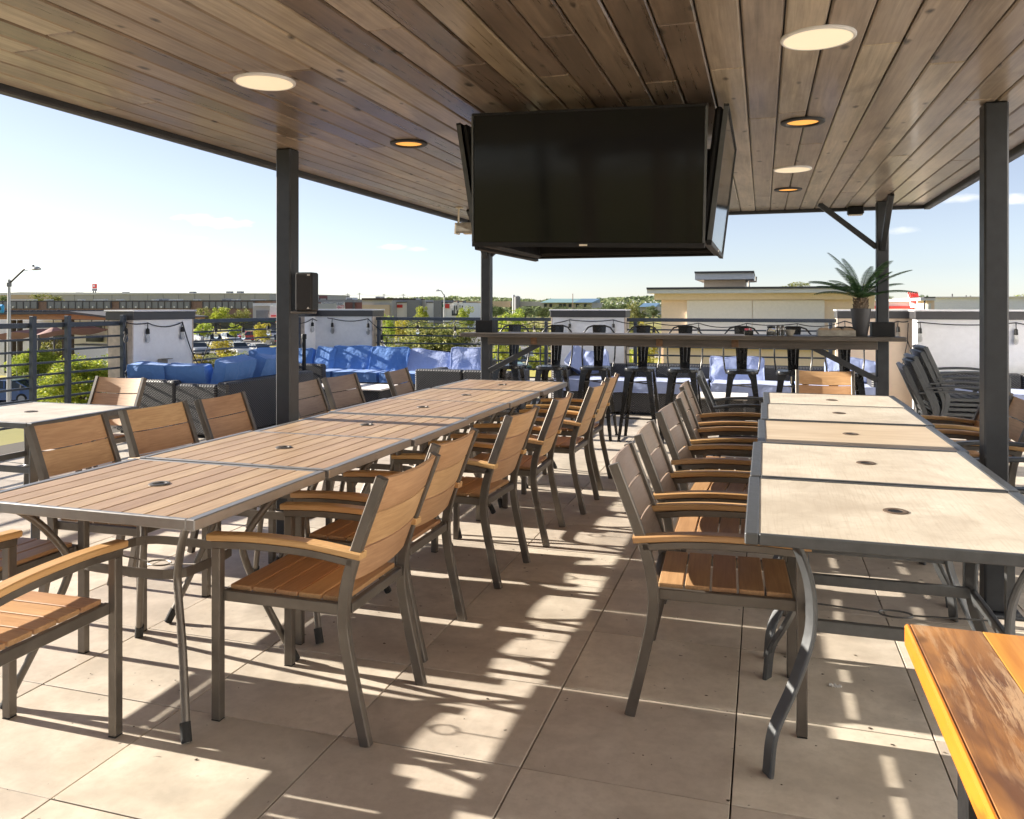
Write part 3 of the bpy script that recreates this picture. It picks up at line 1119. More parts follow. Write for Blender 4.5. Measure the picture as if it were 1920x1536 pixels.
for i, (x, y, k) in enumerate(((1.47, 3.52, 'B'), (1.45, 4.62, 'B'), (1.40, 5.28, 'A'), (1.40, 5.95, 'A'))):
    chair(k, x, y, PI + .02, ('metal' if k == 'B' else 'slatted') + ' armchair on the right side of the pale tables, %s from the camera' % ORD[i], gS)
chair('B', 2.25, 5.25, PI + .25, 'sunlit grey metal armchair right of the right post', 'metal armchairs around the pale tables')
for i in range(5):
    chair('B', 1.30 + i * .04, 7.98 + i * .0, -.02 + .01 * i, 'grey metal armchair in the stack behind the right post, %s' % ('lowest of five', 'second from the bottom', 'middle of five', 'fourth from the bottom', 'topmost of five')[i],
          'stacked grey metal armchairs', i * .042)

# ------------------------------------------------------------------ dining tables
TH = .73
def make_slat_table():
    r = thing('slat_table', '', 'table', (0, 0, 0), 0, 'brown slatted tables pushed into one long row')
    hx, hy, rw, rwy = .462, .388, .032, .017
    for sx_ in (-1, 1):
        part('rim', MB().box(min(sx_ * hx, sx_ * (hx - rw)), max(sx_ * hx, sx_ * (hx - rw)), -hy, hy, TH - .036, TH, .003), M['rim_metal'], r)
    for sy_ in (-1, 1):
        part('rim', MB().box(-hx + rw, hx - rw, min(sy_ * hy, sy_ * (hy - rwy)), max(sy_ * hy, sy_ * (hy - rwy)), TH - .0358, TH - .0004, .003), M['rim_metal'], r)
    n = 10
    pw = 2 * (hx - rw) / n
    sm = MB().box(-pw / 2 + .0025, pw / 2 - .0025, -hy + rwy + .001, hy - rwy - .001, -.007, .007, .0022).data('table_slat', M['table_slat'])
    for k in range(n):
        obj('table_slat', sm, r, (-hx + rw + pw * (k + .5), 0, TH - .009))
    part('under_tray', MB().box(-hx + rw, hx - rw, -.05, .05, TH - .034, TH - .0165).box(-.05, .05, -hy + rwy, hy - rwy, TH - .033, TH - .017), M['black'], r)
    part('umbrella_ring', MB().lathe([(.022, TH - .004), (.024, TH + .0025), (.034, TH + .0032), (.038, TH + .001), (.038, TH - .003)], 28), M['frame'], r, 40)
    part('umbrella_hole', MB().lathe([(0, TH - .0012), (.0225, TH - .0012), (.0225, TH - .0032), (0, TH - .0032)], 24), M['black'], r)
    for sx_ in (-1, 1):
        for sy_ in (-1, 1):
            p = bez([(sx_ * .37, sy_ * .30, TH - .036), (sx_ * .30, sy_ * .24, .62), (sx_ * .235, sy_ * .185, .50), (sx_ * .235, sy_ * .185, .42), (sx_ * .29, sy_ * .23, .25), (sx_ * .375, sy_ * .315, .0)], 6)
            part('leg', MB().tube(p, .0135, 12), M['frame'], r, 50)
            part('foot_cap', MB().tube([p[-1] + Vector((-sx_ * .02, -sy_ * .017, .055)), p[-1] + Vector((0, 0, .002))], .0168, 12), M['rubber'], r, 50)
    for z in (.465,):
        n_ = 40
        path = []
        for q in range(n_):
            a = 2 * PI * q / n_
            e = (abs(math.cos(a)) ** 5 + abs(math.sin(a)) ** 5) ** (-.2)
            path.append((math.cos(a) * e * .225, math.sin(a) * e * .175, z))
        mb = MB()
        P = [Vector(p) for p in path]
        rings = []
        for q in range(n_):
            o = Vector((P[q].x, P[q].y, 0)).normalized() * .003
            up = Vector((0, 0, .016))
            rings.append([P[q] - o - up, P[q] + o - up, P[q] + o + up, P[q] - o + up])
        mb._rings(rings, True)
        part('brace_ring', mb, M['frame'], r)
    wr = [(-.22, 0, .44), (-.05, 0, .44), (-.04, .012, .44)]
    loop = [(math.cos(a) * .045, math.sin(a) * .045, .44) for a in [PI * (1 - k / 6) for k in range(13)]]
    part('umbrella_wire', MB().tube([(-.222, 0, .455), (-.047, 0, .44)], .003, 6).tube([(.047, 0, .44), (.222, 0, .455)], .003, 6).tube([(math.cos(2 * PI * k / 20) * .045, math.sin(2 * PI * k / 20) * .03, .44) for k in range(20)], .003, 6, True), M['frame'], r, 50)
    return r


def make_pale_table():
    r = thing('pale_table', '', 'table', (0, 0, 0), 0, 'pale panel tables pushed into one long row')
    hx, hy, rw = .455, .406, .04
    for sx_ in (-1, 1):
        part('rim', MB().box(min(sx_ * hx, sx_ * (hx - rw)), max(sx_ * hx, sx_ * (hx - rw)), -hy, hy, TH - .034, TH, .004), M['frame_b'], r)
    for sy_ in (-1, 1):
        part('rim', MB().box(-hx + rw, hx - rw, min(sy_ * hy, sy_ * (hy - .016)), max(sy_ * hy, sy_ * (hy - .016)), TH - .0338, TH - .0004, .003), M['frame_b'], r)
    part('top_panel', MB().box(-hx + rw, hx - rw, -hy + .0162, hy - .0162, TH - .014, TH - .0035), M['pale_top'], r)
    part('umbrella_ring', MB().lathe([(.022, TH - .005), (.023, TH - .001), (.034, TH + .0006), (.038, TH - .001), (.038, TH - .004)], 28), plain('brown_plastic', (.10, .07, .05), .6), r, 40)
    part('umbrella_hole', MB().lathe([(0, TH - .0022), (.0225, TH - .0022), (.0225, TH - .0040), (0, TH - .0040)], 24), M['black'], r)
    for sx_ in (-1, 1):
        for sy_ in (-1, 1):
            p = bez([(sx_ * .375, sy_ * .315, TH - .036), (sx_ * .325, sy_ * .27, .69), (sx_ * .285, sy_ * .235, .60), (sx_ * .265, sy_ * .22, .50), (sx_ * .27, sy_ * .225, .38), (sx_ * .32, sy_ * .265, .24), (sx_ * .375, sy_ * .31, .12), (sx_ * .39, sy_ * .325, .0)], 6)
            part('leg', MB().sweep(p, .047, .016, (-sy_ * .5, sx_ * .86, 0), c=.004), M['frame_b'], r, 40)
    for sy_ in (-1, 1):
        part('cross_bar', MB().box(-.262, .262, sy_ * .222 - .008, sy_ * .222 + .008, .40, .438, .003), M['frame_b'], r)
    for sx_ in (-1, 1):
        part('cross_bar', MB().box(sx_ * .268 - .008, sx_ * .268 + .008, -.208, .208, .40, .437, .003), M['frame_b'], r)
    part('apron_bar', MB().box(-.37, .37, -.012, .012, TH - .064, TH - .036, .003).box(-.012, .012, -.3, .3, TH - .0635, TH - .0365, .003), M['frame_b'], r)
    part('umbrella_wire', MB().tube([(-.285, 0, .41), (-.05, 0, .40)], .0032, 6).tube([(.05, 0, .40), (.285, 0, .41)], .0032, 6).tube([(math.cos(2 * PI * k / 20) * .05, math.sin(2 * PI * k / 20) * .03, .40) for k in range(20)], .0032, 6, True), M['frame_b'], r, 50)
    return r


stab = make_slat_table()
for i, (x, y) in enumerate(((-2.115, 2.46), (-2.10, 3.245), (-2.085, 4.03), (-2.09, 4.815), (-2.085, 5.60), (-2.06, 6.385))):
    lab = 'brown slatted table in the long left row, %s from the camera' % ORD[i]
    if i == 0:
        stab.location, stab['label'] = (x, y, 0), lab
    else:
        copy_tree(stab, (x, y, .004 * (i % 2)), .004 * (-1) ** i, lab)
ptab = make_pale_table()
for i, (x, y) in enumerate(((.405, 2.83), (.41, 3.65), (.43, 4.48), (.445, 5.31), (.46, 6.06))):
    lab = ('pale whitewashed table in the right row, %s from the camera' % ORD[i]) if i != 2 else 'honey-stained table in the middle of the pale right row'
    if i == 0:
        ptab.location, ptab['label'] = (x, y, 0), lab
    else:
        q = copy_tree(ptab, (x, y, .003 * (i % 2)), .003 * (-1) ** i, lab)
        if i == 2:
            for c_ in C.objects:
                if c_.parent == q and c_.name.startswith('top_panel'):
                    me = c_.data.copy()
                    me.materials[0] = M['pale_top_worn']
                    c_.data = me
copy_tree(ptab, (-4.345, 3.93, 0), 0.0, 'pale table by the left railing, apart from the long rows', 'tables standing alone')

# reclaimed plank table in the near right corner
wt = thing('plank_table', 'thick glossy reclaimed plank table, orange-edged, in the near right corner', 'table', (0, 0, 0))
cxw, cyw = on_z(1706, 1170, .76)
xx = cxw
for k, (w, mt) in enumerate(((.125, 'reclaimed'), (.11, 'amber'), (.14, 'reclaimed'), (.12, 'amber'), (.13, 'reclaimed'), (.12, 'amber'))):
    if k == 0:
        part('edge_strip', MB().box(-.010, .0006, -.62, .62, -.044, .0006, .004), M['amber_edge'], wt, loc=(xx, cyw - .62, .76))
    part('plank', MB().box(.0004, w - .0004, -.62, .62, -.042, 0, .0012), M[mt], wt, loc=(xx, cyw - .62, .76))
    xx += w
for (lx, ly) in ((cxw + .1, cyw - .12), (xx - .1, cyw - .12), (cxw + .1, cyw - 1.12), (xx - .1, cyw - 1.12)):
    part('leg', MB().box(lx - .035, lx + .035, ly - .035, ly + .035, 0, .717, .004), M['black'], wt)
part('stretcher', MB().box(cxw + .14, xx - .14, cyw - .64, cyw - .60, .68, .717), M['black'], wt)

# ------------------------------------------------------------------ parapet piers and railings
PZ = 1.225


def pier(label, x0, x1, y0, y1, ends=('x', ()), wall='white'):
    r = thing('parapet_pier', label, 'pier', (0, 0, 0), 0, 'white parapet piers with dark caps')
    part('wall', MB().box(x0, x1, y0, y1, 0.001, PZ), M[wall], r)
    part('cap', MB().box(x0 - .03, x1 + .03, y0 - .03, y1 + .03, PZ, PZ + .095, .006), M['cap'], r)
    part('cap_lip', MB().box(x0 - .042, x1 + .042, y0 - .042, y1 + .042, PZ + .0952, PZ + .115, .004), M['capw'], r)
    for e in ends:
        if e == '-y':
            part('stone_cladding', MB().box(x0 + .002, x1 + .004, y0 - .022, y0 - .001, .002, PZ - .002, .003), M['stone'], r)
        elif e == '+y':
            part('stone_cladding', MB().box(x0 + .002, x1 + .004, y1 + .001, y1 + .022, .002, PZ - .002, .003), M['stone'], r)
        elif e == '+x':
            part('stone_cladding', MB().box(x1 + .001, x1 + .022, y0 + .0, y1 - .002, .002, PZ - .002, .003), M['stone'], r)
        elif e == '-x':
            part('stone_cladding', MB().box(x0 - .022, x0 - .001, y0 + .0, y1 - .002, .002, PZ - .002, .003), M['stone'], r)
    return r


p1a, p1b = y_at(250, XL), y_at(360, XL)
pier('white parapet pier with stone edge beside the left sofa', XL - .34, XL, p1a, p1b, ('-y', '+y'))
p2a = y_at(571, XL)
p2x = x_at(697, YB)
cp = thing('parapet_pier', 'white corner parapet pier behind the blue corner sofa', 'pier', (0, 0, 0), 0, 'white parapet piers with dark caps')
part('wall', MB().prism([(XL - .34, p2a), (XL, p2a), (XL, YB), (p2x, YB), (p2x, YB + .34), (XL - .34, YB + .34)], .001, PZ, 'z'), M['white'], cp)
part('cap', MB().prism([(XL - .37, p2a - .03), (XL + .03, p2a - .03), (XL + .03, YB - .03), (p2x + .03, YB - .03), (p2x + .03, YB + .37), (XL - .37, YB + .37)], PZ, PZ + .095, 'z'), M['cap'], cp)
part('cap_lip', MB().prism([(XL - .38, p2a - .04), (XL + .04, p2a - .04), (XL + .04, YB - .04), (p2x + .04, YB - .04), (p2x + .04, YB + .38), (XL - .38, YB + .38)], PZ + .0952, PZ + .115, 'z'), M['capw'], cp)
part('stone_cladding', MB().box(XL - .33, XL + .004, p2a - .022, p2a - .001, .002, PZ - .002), M['stone'], cp)
part('stone_cladding', MB().box(p2x + .001, p2x + .022, YB - .004, YB + .33, .002, PZ - .002), M['stone'], cp)
p3a, p3b = x_at(1036, YB), x_at(1170, YB)
pier('white parapet pier behind the bar stools', p3a, p3b, YB, YB + .34, ('-x', '+x'))
p4a, RXW, RYW = x_at(1573, YB), 1.80, 10.9
pier('cream parapet wall behind the potted cycad', p4a, RXW + .3, YB, YB + .34, ('-x',), 'cream')
pier('long white parapet wall at the right', RXW, 7.95, RYW, RYW + .34, (), 'white')


def railing(label, a, b, posts, axis, extra=.0):
    """axis 'y': runs along Y at x = XL-.15; axis 'x': runs along X at y = YB+.15"""
    r = thing('railing', label, 'railing', (0, 0, 0), 0, 'dark metal railings with horizontal bars')

    def bx(lo, hi, w0, w1, z0, z1, c):
        if axis == 'y':
            return MB().box(XL - .12 + w0, XL - .12 + w1, lo, hi, z0, z1, c)
        return MB().box(lo, hi, YB + .12 + w0, YB + .12 + w1, z0, z1, c)
    part('top_rail', bx(a, b, -.025, .025, 1.165, 1.215, .004), M['railing'], r)
    for k in range(8):
        z = 1.05 - k * .121
        part('bar', bx(a, b, -.012, .012, z - .011, z + .011, .003), M['railing'], r)
    for p in posts:
        if axis == 'y':
            mb = MB().box(XL - .12 + .026, XL - .12 + .076, p - .025, p + .025, .001, 1.215 + extra, .004)
        else:
            mb = MB().box(p - .025, p + .025, YB + .12 - .076, YB + .12 - .026, .001, 1.164 + extra, .004)
        part('post', mb, M['railing'], r)
    return r


M['railing'] = plain('slate_railing', (.055, .068, .088), .5, .25, .12, 20, .08)
railing('dark metal railing at the left beside the small pale table', -6.5, p1a - .024, (y_at(72, XL), y_at(137, XL), p1a - .08, 3.2, 1.0), 'y', .07)
railing('dark metal railing behind the left sofa', p1b + .024, p2a - .024, (p1b + .06, p2a - .06), 'y')
railing('dark metal railing left of the bar, before the big tree', p2x + .024, p3a - .024, (p2x + .09, x_at(1022, YB)), 'x')
railing('dark metal railing behind the bar, before the beige building', p3b + .024, p4a - .024, (x_at(1190, YB), x_at(1558, YB)), 'x')


# string lights
def string_light(label, pts, drop, sag):
    """pts: hang points (x,y,z)"""
    r = thing('string_light', label, 'string lights', (0, 0, 0), 0, 'string lights along the parapet')
    cord = MB()
    for a, b in zip(pts[:-1], pts[1:]):
        a, b = Vector(a), Vector(b)
        n = 8
        s_ = sag * random.uniform(.5, 1.5) * min(1, (b - a).length / .6)
        cord.tube([a.lerp(b, k / n) - Vector((0, 0, s_ * 4 * (k / n) * (1 - k / n))) for k in range(n + 1)], .0065, 6)
    part('cord', cord, M['rubber'], r, 60)
    for k, p in enumerate(pts[:-1]):
        if k == 0:
            continue
        x, y, z = p
        dp = drop * random.uniform(.85, 1.15)
        sk = MB().tube([(x, y, z), (x + random.uniform(-.01, .01), y, z - dp * .5)], .005, 6)
        sk.lathe([(.007, z - dp * .45), (.02, z - dp * .55), (.023, z - dp * .95), (.0, z - dp * .95)], 12, (x, y, 0))
        so = part('socket', sk, M['rubber'], r, 50)
        part('bulb', MB().lathe([(.011, z - dp * .95), (.016, z - dp * 1.05), (.028, z - dp * 1.35), (.026, z - dp * 1.55), (.012, z - dp * 1.68), (0, z - dp * 1.7)], 12, (x, y, 0)), M['glass'], so, 60)
    return r


def wall_pt(u, zz, inset=.03, Y=None):
    if Y is None:
        return (XL + inset, y_at(u, XL + inset), zz)
    return (x_at(u, Y - inset), Y - inset, zz)


lp = [wall_pt(236, .25), wall_pt(238, .72), wall_pt(236, 1.20)] + [wall_pt(u, 1.19) for u in (277, 342)] + [wall_pt(374, .62), wall_pt(405, 1.16)] + [wall_pt(u, 1.16) for u in (456, 503, 545)] + [wall_pt(u, 1.19) for u in (586, 610)]
string_light('black string lights along the left parapet', lp, .13, .05)
bp_ = [wall_pt(614, 1.20, .03, YB), wall_pt(623, 1.19, .03, YB), wall_pt(690, 1.19, .03, YB), wall_pt(716, 1.0, .03, YB)] + [wall_pt(u, 1.15, -.05, YB) for u in (783, 853, 926, 1002)] + \
      [wall_pt(u, 1.19, .03, YB) for u in (1068, 1150)] + [wall_pt(u, 1.15, -.05, YB) for u in (1226, 1310, 1400, 1495)] + [wall_pt(u, 1.19, .03, YB) for u in (1584, 1684, 1703)]
string_light('black string lights along the back parapet', bp_, .13, .04)
string_light('black string lights along the right parapet', [wall_pt(u, 1.19, .03, RYW) for u in (1718, 1725, 1905, 2050, 2200)], .15, .05)
pc = MB()
for (a, b) in (((1703, 1.17), (1690, .56)), ((1701, .95), (1708, .55))):
    pa, pb = wall_pt(a[0], a[1], .035, YB), wall_pt(b[0], b[1], .035, YB)
    pc.tube([pa, ((pa[0] + pb[0]) / 2 + .03, pa[1], (pa[2] + pb[2]) / 2 + .05), pb], .005, 6)
solo('extension_cord', pc, M['rubber'], 'thin black cord hanging down the cream parapet wall', 'cord', smooth=60)
ob = thing('outlet_box', 'small grey outlet box on the white pier by the left sofa', 'outlet', (XL, y_at(303, XL), .72))
part('box', MB().box(.001, .05, -.07, .05, -.04, .04, .004), M['gray_wood'], ob)
part('flap', MB().box(.052, .12, -.06, .05, .034, .042), M['gray_wood'], ob)


# ------------------------------------------------------------------ lounge sofas and cushions
def sofa(label, cx_, cy_, w, dp, rz, arms=(), backs=1, name='wicker_sofa', h=.60):
    """local: faces -Y"""
    r = thing(name, label, 'sofa', (cx_, cy_, 0), rz, 'dark wicker lounge sofas')
    part('base', MB().box(-w / 2 + .006, w / 2 - .006, -dp / 2, dp / 2 - .143, .031, .29, .012), M['wicker'], r)
    bw = w / backs
    for k in range(backs):
        part('back_panel', MB().box(-w / 2 + k * bw + .003, -w / 2 + (k + 1) * bw - .003, dp / 2 - .14, dp / 2, .033, h, .02), M['wicker'], r)
    for a in arms:
        x0 = -w / 2 if a < 0 else w / 2 - .13
        part('arm_panel', MB().box(x0, x0 + .13, -dp / 2 - .006, dp / 2 - .145, .035, h - .03, .02), M['wicker'], r)
    ft = MB()
    for sx_ in (-1, 1):
        for sy_ in (-1, 1):
            part('foot', MB().box(sx_ * (w / 2 - .06) - .02, sx_ * (w / 2 - .06) + .02, sy_ * (dp / 2 - .06) - .02, sy_ * (dp / 2 - .06) + .02, 0, .0298), M['rubber'], r)
    return r


CUSH_N = [0]


def cushion(label, loc, size, rot, mat, group, puff=.3, wr=.012, name='cushion'):
    w, h, t_ = size
    n = 12
    CUSH_N[0] += 1
    sd = CUSH_N[0] * 7.31
    mb = MB()

    def shape(x, y, z):
        # x,z in the face plane, y thickness in [-1,1]
        ex = 1 - puff * (abs(x) ** 3.0)
        ez = 1 - puff * (abs(z) ** 3.0)
        X_ = x * w / 2 * (1 - .035 * (1 - abs(z) ** 2) * abs(x) ** 6)
        Z_ = z * h / 2 * (1 - .035 * (1 - abs(x) ** 2) * abs(z) ** 6)
        T = y * t_ / 2 * (.55 + .45 * ex * ez)
        # round corners
        k = max(0, abs(x) + abs(z) - 1.75) * .18
        X_ *= 1 - k
        Z_ *= 1 - k
        p = Vector((X_, T, Z_))
        q = Vector((X_ * 5 + sd, Z_ * 5 - sd, y * .7))
        nn = noise.noise(q) + .6 * noise.noise(q * 2.3 + Vector((0, 0, 4))) - .35 * abs(noise.noise(q * 3.1 + Vector((9, 0, 0))))
        p.y += nn * wr * (1 if y > 0 else -1) * abs(y)
        p.z += noise.noise(q * .8 + Vector((0, 5, 0))) * wr * 1.2
        return p
    for (sg) in (-1, 1):
        o = len(mb.v)
        g = [[shape(-1 + 2 * i / n, sg, -1 + 2 * j / n) for i in range(n + 1)] for j in range(n + 1)]
        mb.add([p for row in g for p in row], [(j * (n + 1) + i, j * (n + 1) + i + 1, (j + 1) * (n + 1) + i + 1, (j + 1) * (n + 1) + i) for j in range(n) for i in range(n)])
    m = (n + 1) * (n + 1)
    rim = [i for i in range(n)] + [j * (n + 1) + n for j in range(n)] + [n * (n + 1) + n - i for i in range(n)] + [(n - j) * (n + 1) for j in range(n)]
    mid = len(mb.v)
    for i in rim:
        a, b = Vector(mb.v[i]), Vector(mb.v[i + m])
        c_ = (a + b) / 2
        mb.v.append(tuple(c_ * 1.012))
    L = len(rim)
    for i in range(L):
        j = (i + 1) % L
        mb.f.append((rim[i], rim[j], mid + j, mid + i))
        mb.f.append((mid + i, mid + j, rim[j] + m, rim[i] + m))
    o = solo(name, mb, mat, label, 'cushion', group, 50, loc=loc)
    o.rotation_euler = rot
    for k_ in (0, m):
        part('piping', MB().tube([Vector(mb.v[q + k_]) * 1.004 for q in rim], .0055, 5, True), mat, o, 60)
    return o


gc = 'blue seat and back cushions on the wicker sofas'
BL, LI = M['blue'], M['lilac']
# near left sofa: one module with its back to the tables, one turned sideways
xm0 = x_at(327, 7.15)
sofa('dark wicker sofa module with its back to the tables beside the left railing', (-6.74 + xm0) / 2, 7.58, xm0 + 6.74 - .01, .86, PI, (), 1, h=.59)
sofa('dark wicker sofa turned sideways to the tables, left of the left post', (xm0 - 5.29) / 2, 8.0, 1.70, -5.29 - xm0 - .01, R(-90), (1,), 1, h=.59)
for i, (u, w, tl, yy) in enumerate(((284, .50, 9, 7.40), (356, .52, 12, 7.43))):
    cushion('blue back cushion on the near left sofa, %s from the railing' % ORD[i], (x_at(u, yy), yy, .555), (w, .40, .16), (R(tl), 0, R(2 * i)), BL, gc, wr=.014)
for i, (u, tl, rl) in enumerate(((440, 14, .03), (500, 20, -.04))):
    cushion('blue back cushion on the sideways left sofa, %s one' % ('nearer', 'farther')[i], (-5.60 + .02 * i, y_at(u, -5.58), .60), (.56, .42, .17), (R(-tl), rl, R(-90 + 6 * i)), BL, gc, wr=.016)
cushion('blue seat cushion of the near left sofa by the railing', ((-6.74 + xm0) / 2, 7.72, .365), (.58, .56, .14), (R(90), 0, 0), BL, gc, .15, .006)
for i in range(2):
    cushion('blue seat cushion of the sideways left sofa, %s one' % ('nearer', 'farther')[i], ((xm0 - 5.29) / 2 - .08, 7.68 + i * .74, .365), (.60, .70, .14), (R(90), 0, 0), BL, gc, .15, .006)
# sofa along the left railing
sofa('dark wicker sofa along the left railing facing the lounge', XL + .52, 9.25, 1.9, .86, R(90), (1, -1), 2)
for i in range(2):
    cushion('blue seat cushion on the sofa along the left railing, %s one' % ('nearer', 'farther')[i], (XL + .60, 8.92 + i * .68, .365), (.66, .62, .14), (R(90), 0, R(90)), BL, gc, .15, .006)
cushion('blue back cushion on the sofa along the left railing', (XL + .30, 9.75, .60), (.60, .42, .16), (R(-12), 0, R(90)), BL, gc)
# corner / back sofa
sofa('dark wicker corner sofa under the white corner pier', -5.25, 11.02, 2.98, .82, 0, (), 4)
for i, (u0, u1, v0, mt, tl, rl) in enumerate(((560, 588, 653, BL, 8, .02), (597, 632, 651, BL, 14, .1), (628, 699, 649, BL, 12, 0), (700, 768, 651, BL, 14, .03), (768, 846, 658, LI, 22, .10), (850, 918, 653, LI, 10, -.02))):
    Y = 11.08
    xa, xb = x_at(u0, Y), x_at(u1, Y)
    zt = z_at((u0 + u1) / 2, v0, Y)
    cushion(('blue' if mt is BL else 'sunlit-coloured blue') + ' back cushion on the corner sofa, %s from the corner' % ORD[i], ((xa + xb) / 2, Y - .03 * (i % 2), zt - .23), (xb - xa + .02, .46, .17), (R(-tl), rl, 0), mt, gc, wr=.018)
for i in range(4):
    cushion('blue seat cushion on the corner sofa, %s from the corner' % ORD[i], (-6.38 + i * .745, 10.80, .365), (.72, .62, .145), (R(90), 0, 0), BL, gc, .15, .006)
# sofa with its back to the far end of the brown tables
sofa('dark wicker sofa with its back to the far end of the brown tables', -3.52, 9.72, 1.26, .84, PI, (1, -1), 2)
cushion('sunlit-coloured blue cushion on the wicker sofa beside the left bar post', (-3.15, 9.75, .365), (.6, .6, .14), (R(90), 0, 0), LI, gc, .15, .006)
# long back sofa behind the stools
sx0, sx1 = x_at(1050, 10.75), x_at(1648, 10.75)
nm = 4
mw = (sx1 - sx0) / nm
for i in range(nm):
    sofa('dark wicker sofa module behind the bar stools, %s from the left' % ORD[i], sx0 + (i + .5) * mw, 10.72, mw - .012, .86, 0, (-1,) if i == 0 else ((1,) if i == nm - 1 else ()), 1)
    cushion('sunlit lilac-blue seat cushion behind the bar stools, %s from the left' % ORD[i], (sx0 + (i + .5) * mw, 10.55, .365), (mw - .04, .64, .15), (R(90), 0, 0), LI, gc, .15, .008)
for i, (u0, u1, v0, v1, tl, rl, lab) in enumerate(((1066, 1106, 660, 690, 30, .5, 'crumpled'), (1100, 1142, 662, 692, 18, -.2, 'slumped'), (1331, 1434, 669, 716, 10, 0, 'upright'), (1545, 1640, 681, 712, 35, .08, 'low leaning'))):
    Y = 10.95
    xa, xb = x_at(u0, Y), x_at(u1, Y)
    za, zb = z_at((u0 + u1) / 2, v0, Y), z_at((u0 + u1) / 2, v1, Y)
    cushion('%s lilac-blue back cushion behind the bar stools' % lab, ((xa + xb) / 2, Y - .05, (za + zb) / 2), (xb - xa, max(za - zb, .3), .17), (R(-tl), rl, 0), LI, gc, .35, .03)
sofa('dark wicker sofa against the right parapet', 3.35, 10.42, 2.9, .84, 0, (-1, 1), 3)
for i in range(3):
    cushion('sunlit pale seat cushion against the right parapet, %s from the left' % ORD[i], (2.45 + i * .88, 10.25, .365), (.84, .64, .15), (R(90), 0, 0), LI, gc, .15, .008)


def low_table(label, x0, x1, y0, y1, z):
    r = thing('coffee_table', label, 'coffee table', (0, 0, 0), 0, 'low wicker coffee tables')
    part('base', MB().box(x0 + .03, x1 - .03, y0 + .03, y1 - .03, .01, z - .022, .012), M['wicker'], r)
    part('top', MB().box(x0, x1, y0, y1, z - .02, z, .004), M['pale_wall'], r)


low_table('low wicker coffee table with pale top between the blue sofas', x_at(592, 9.3), x_at(737, 9.3), 8.95, 9.6, .37)
low_table('low wicker coffee table behind the bar stools', x_at(1300, 9.5), x_at(1402, 9.5), 9.25, 9.85, .37)
us = thing('umbrella_stand', 'short black umbrella pole rising behind the left post', 'umbrella stand', (x_at(570, 9.9), 9.9, 0))
part('pole', MB().lathe([(0, .05), (.026, .05), (.026, .93), (.034, .93), (.036, .99), (.03, 1.0), (0, 1.0)], 14), M['black'], us, 40)
part('base', MB().lathe([(0, 0), (.24, 0), (.24, .035), (.06, .055), (0, .055)], 28), M['black'], us, 40)

# ------------------------------------------------------------------ ground, lots, roads
struct('ground', MB().box(-3000, 3000, -800, 4000, GZ - 1.0, GZ), M['grass'])
struct('parking_lot', MB().box(-120, -8, 60, 148, GZ - .5, GZ + .004), M['asphalt'])
struct('road', MB().box(-160, 120, 40, 50, GZ - .5, GZ + .006), M['asphalt'])
struct('far_road', MB().box(-60, 120, 160, 172, GZ - .5, GZ + .006), M['concrete'])
struct('lawn', MB().box(-90, -28, 50.5, 59.5, GZ - .5, GZ + .02), M['lawn'])
struct('lawn', MB().box(-120, -14, 99, 105, GZ - .5, GZ + .12), M['lawn'])
struct('lawn', MB().box(-150, 10, 148.5, 159, GZ - .5, GZ + .12), M['lawn'])
struct('lawn', MB().box(-24, 14, 64, 92, GZ - .5, GZ + .13), M['lawn'])
struct('pavement', MB().box(-150, 40, 35.5, 39.7, GZ - .5, GZ + .12), M['concrete'])
struct('driveway', MB().box(-27.5, -8.2, 50.5, 98.8, GZ - .5, GZ + .010), M['concrete'])
stl = MB()
for row in (72, 86, 110, 124):
    for k in range(22):
        stl.box(-100 + k * 3.2, -99.88 + k * 3.2, row, row + 5, GZ + .0045, GZ + .012)
so_ = struct('parking_stripes', stl, M['white_paint'])


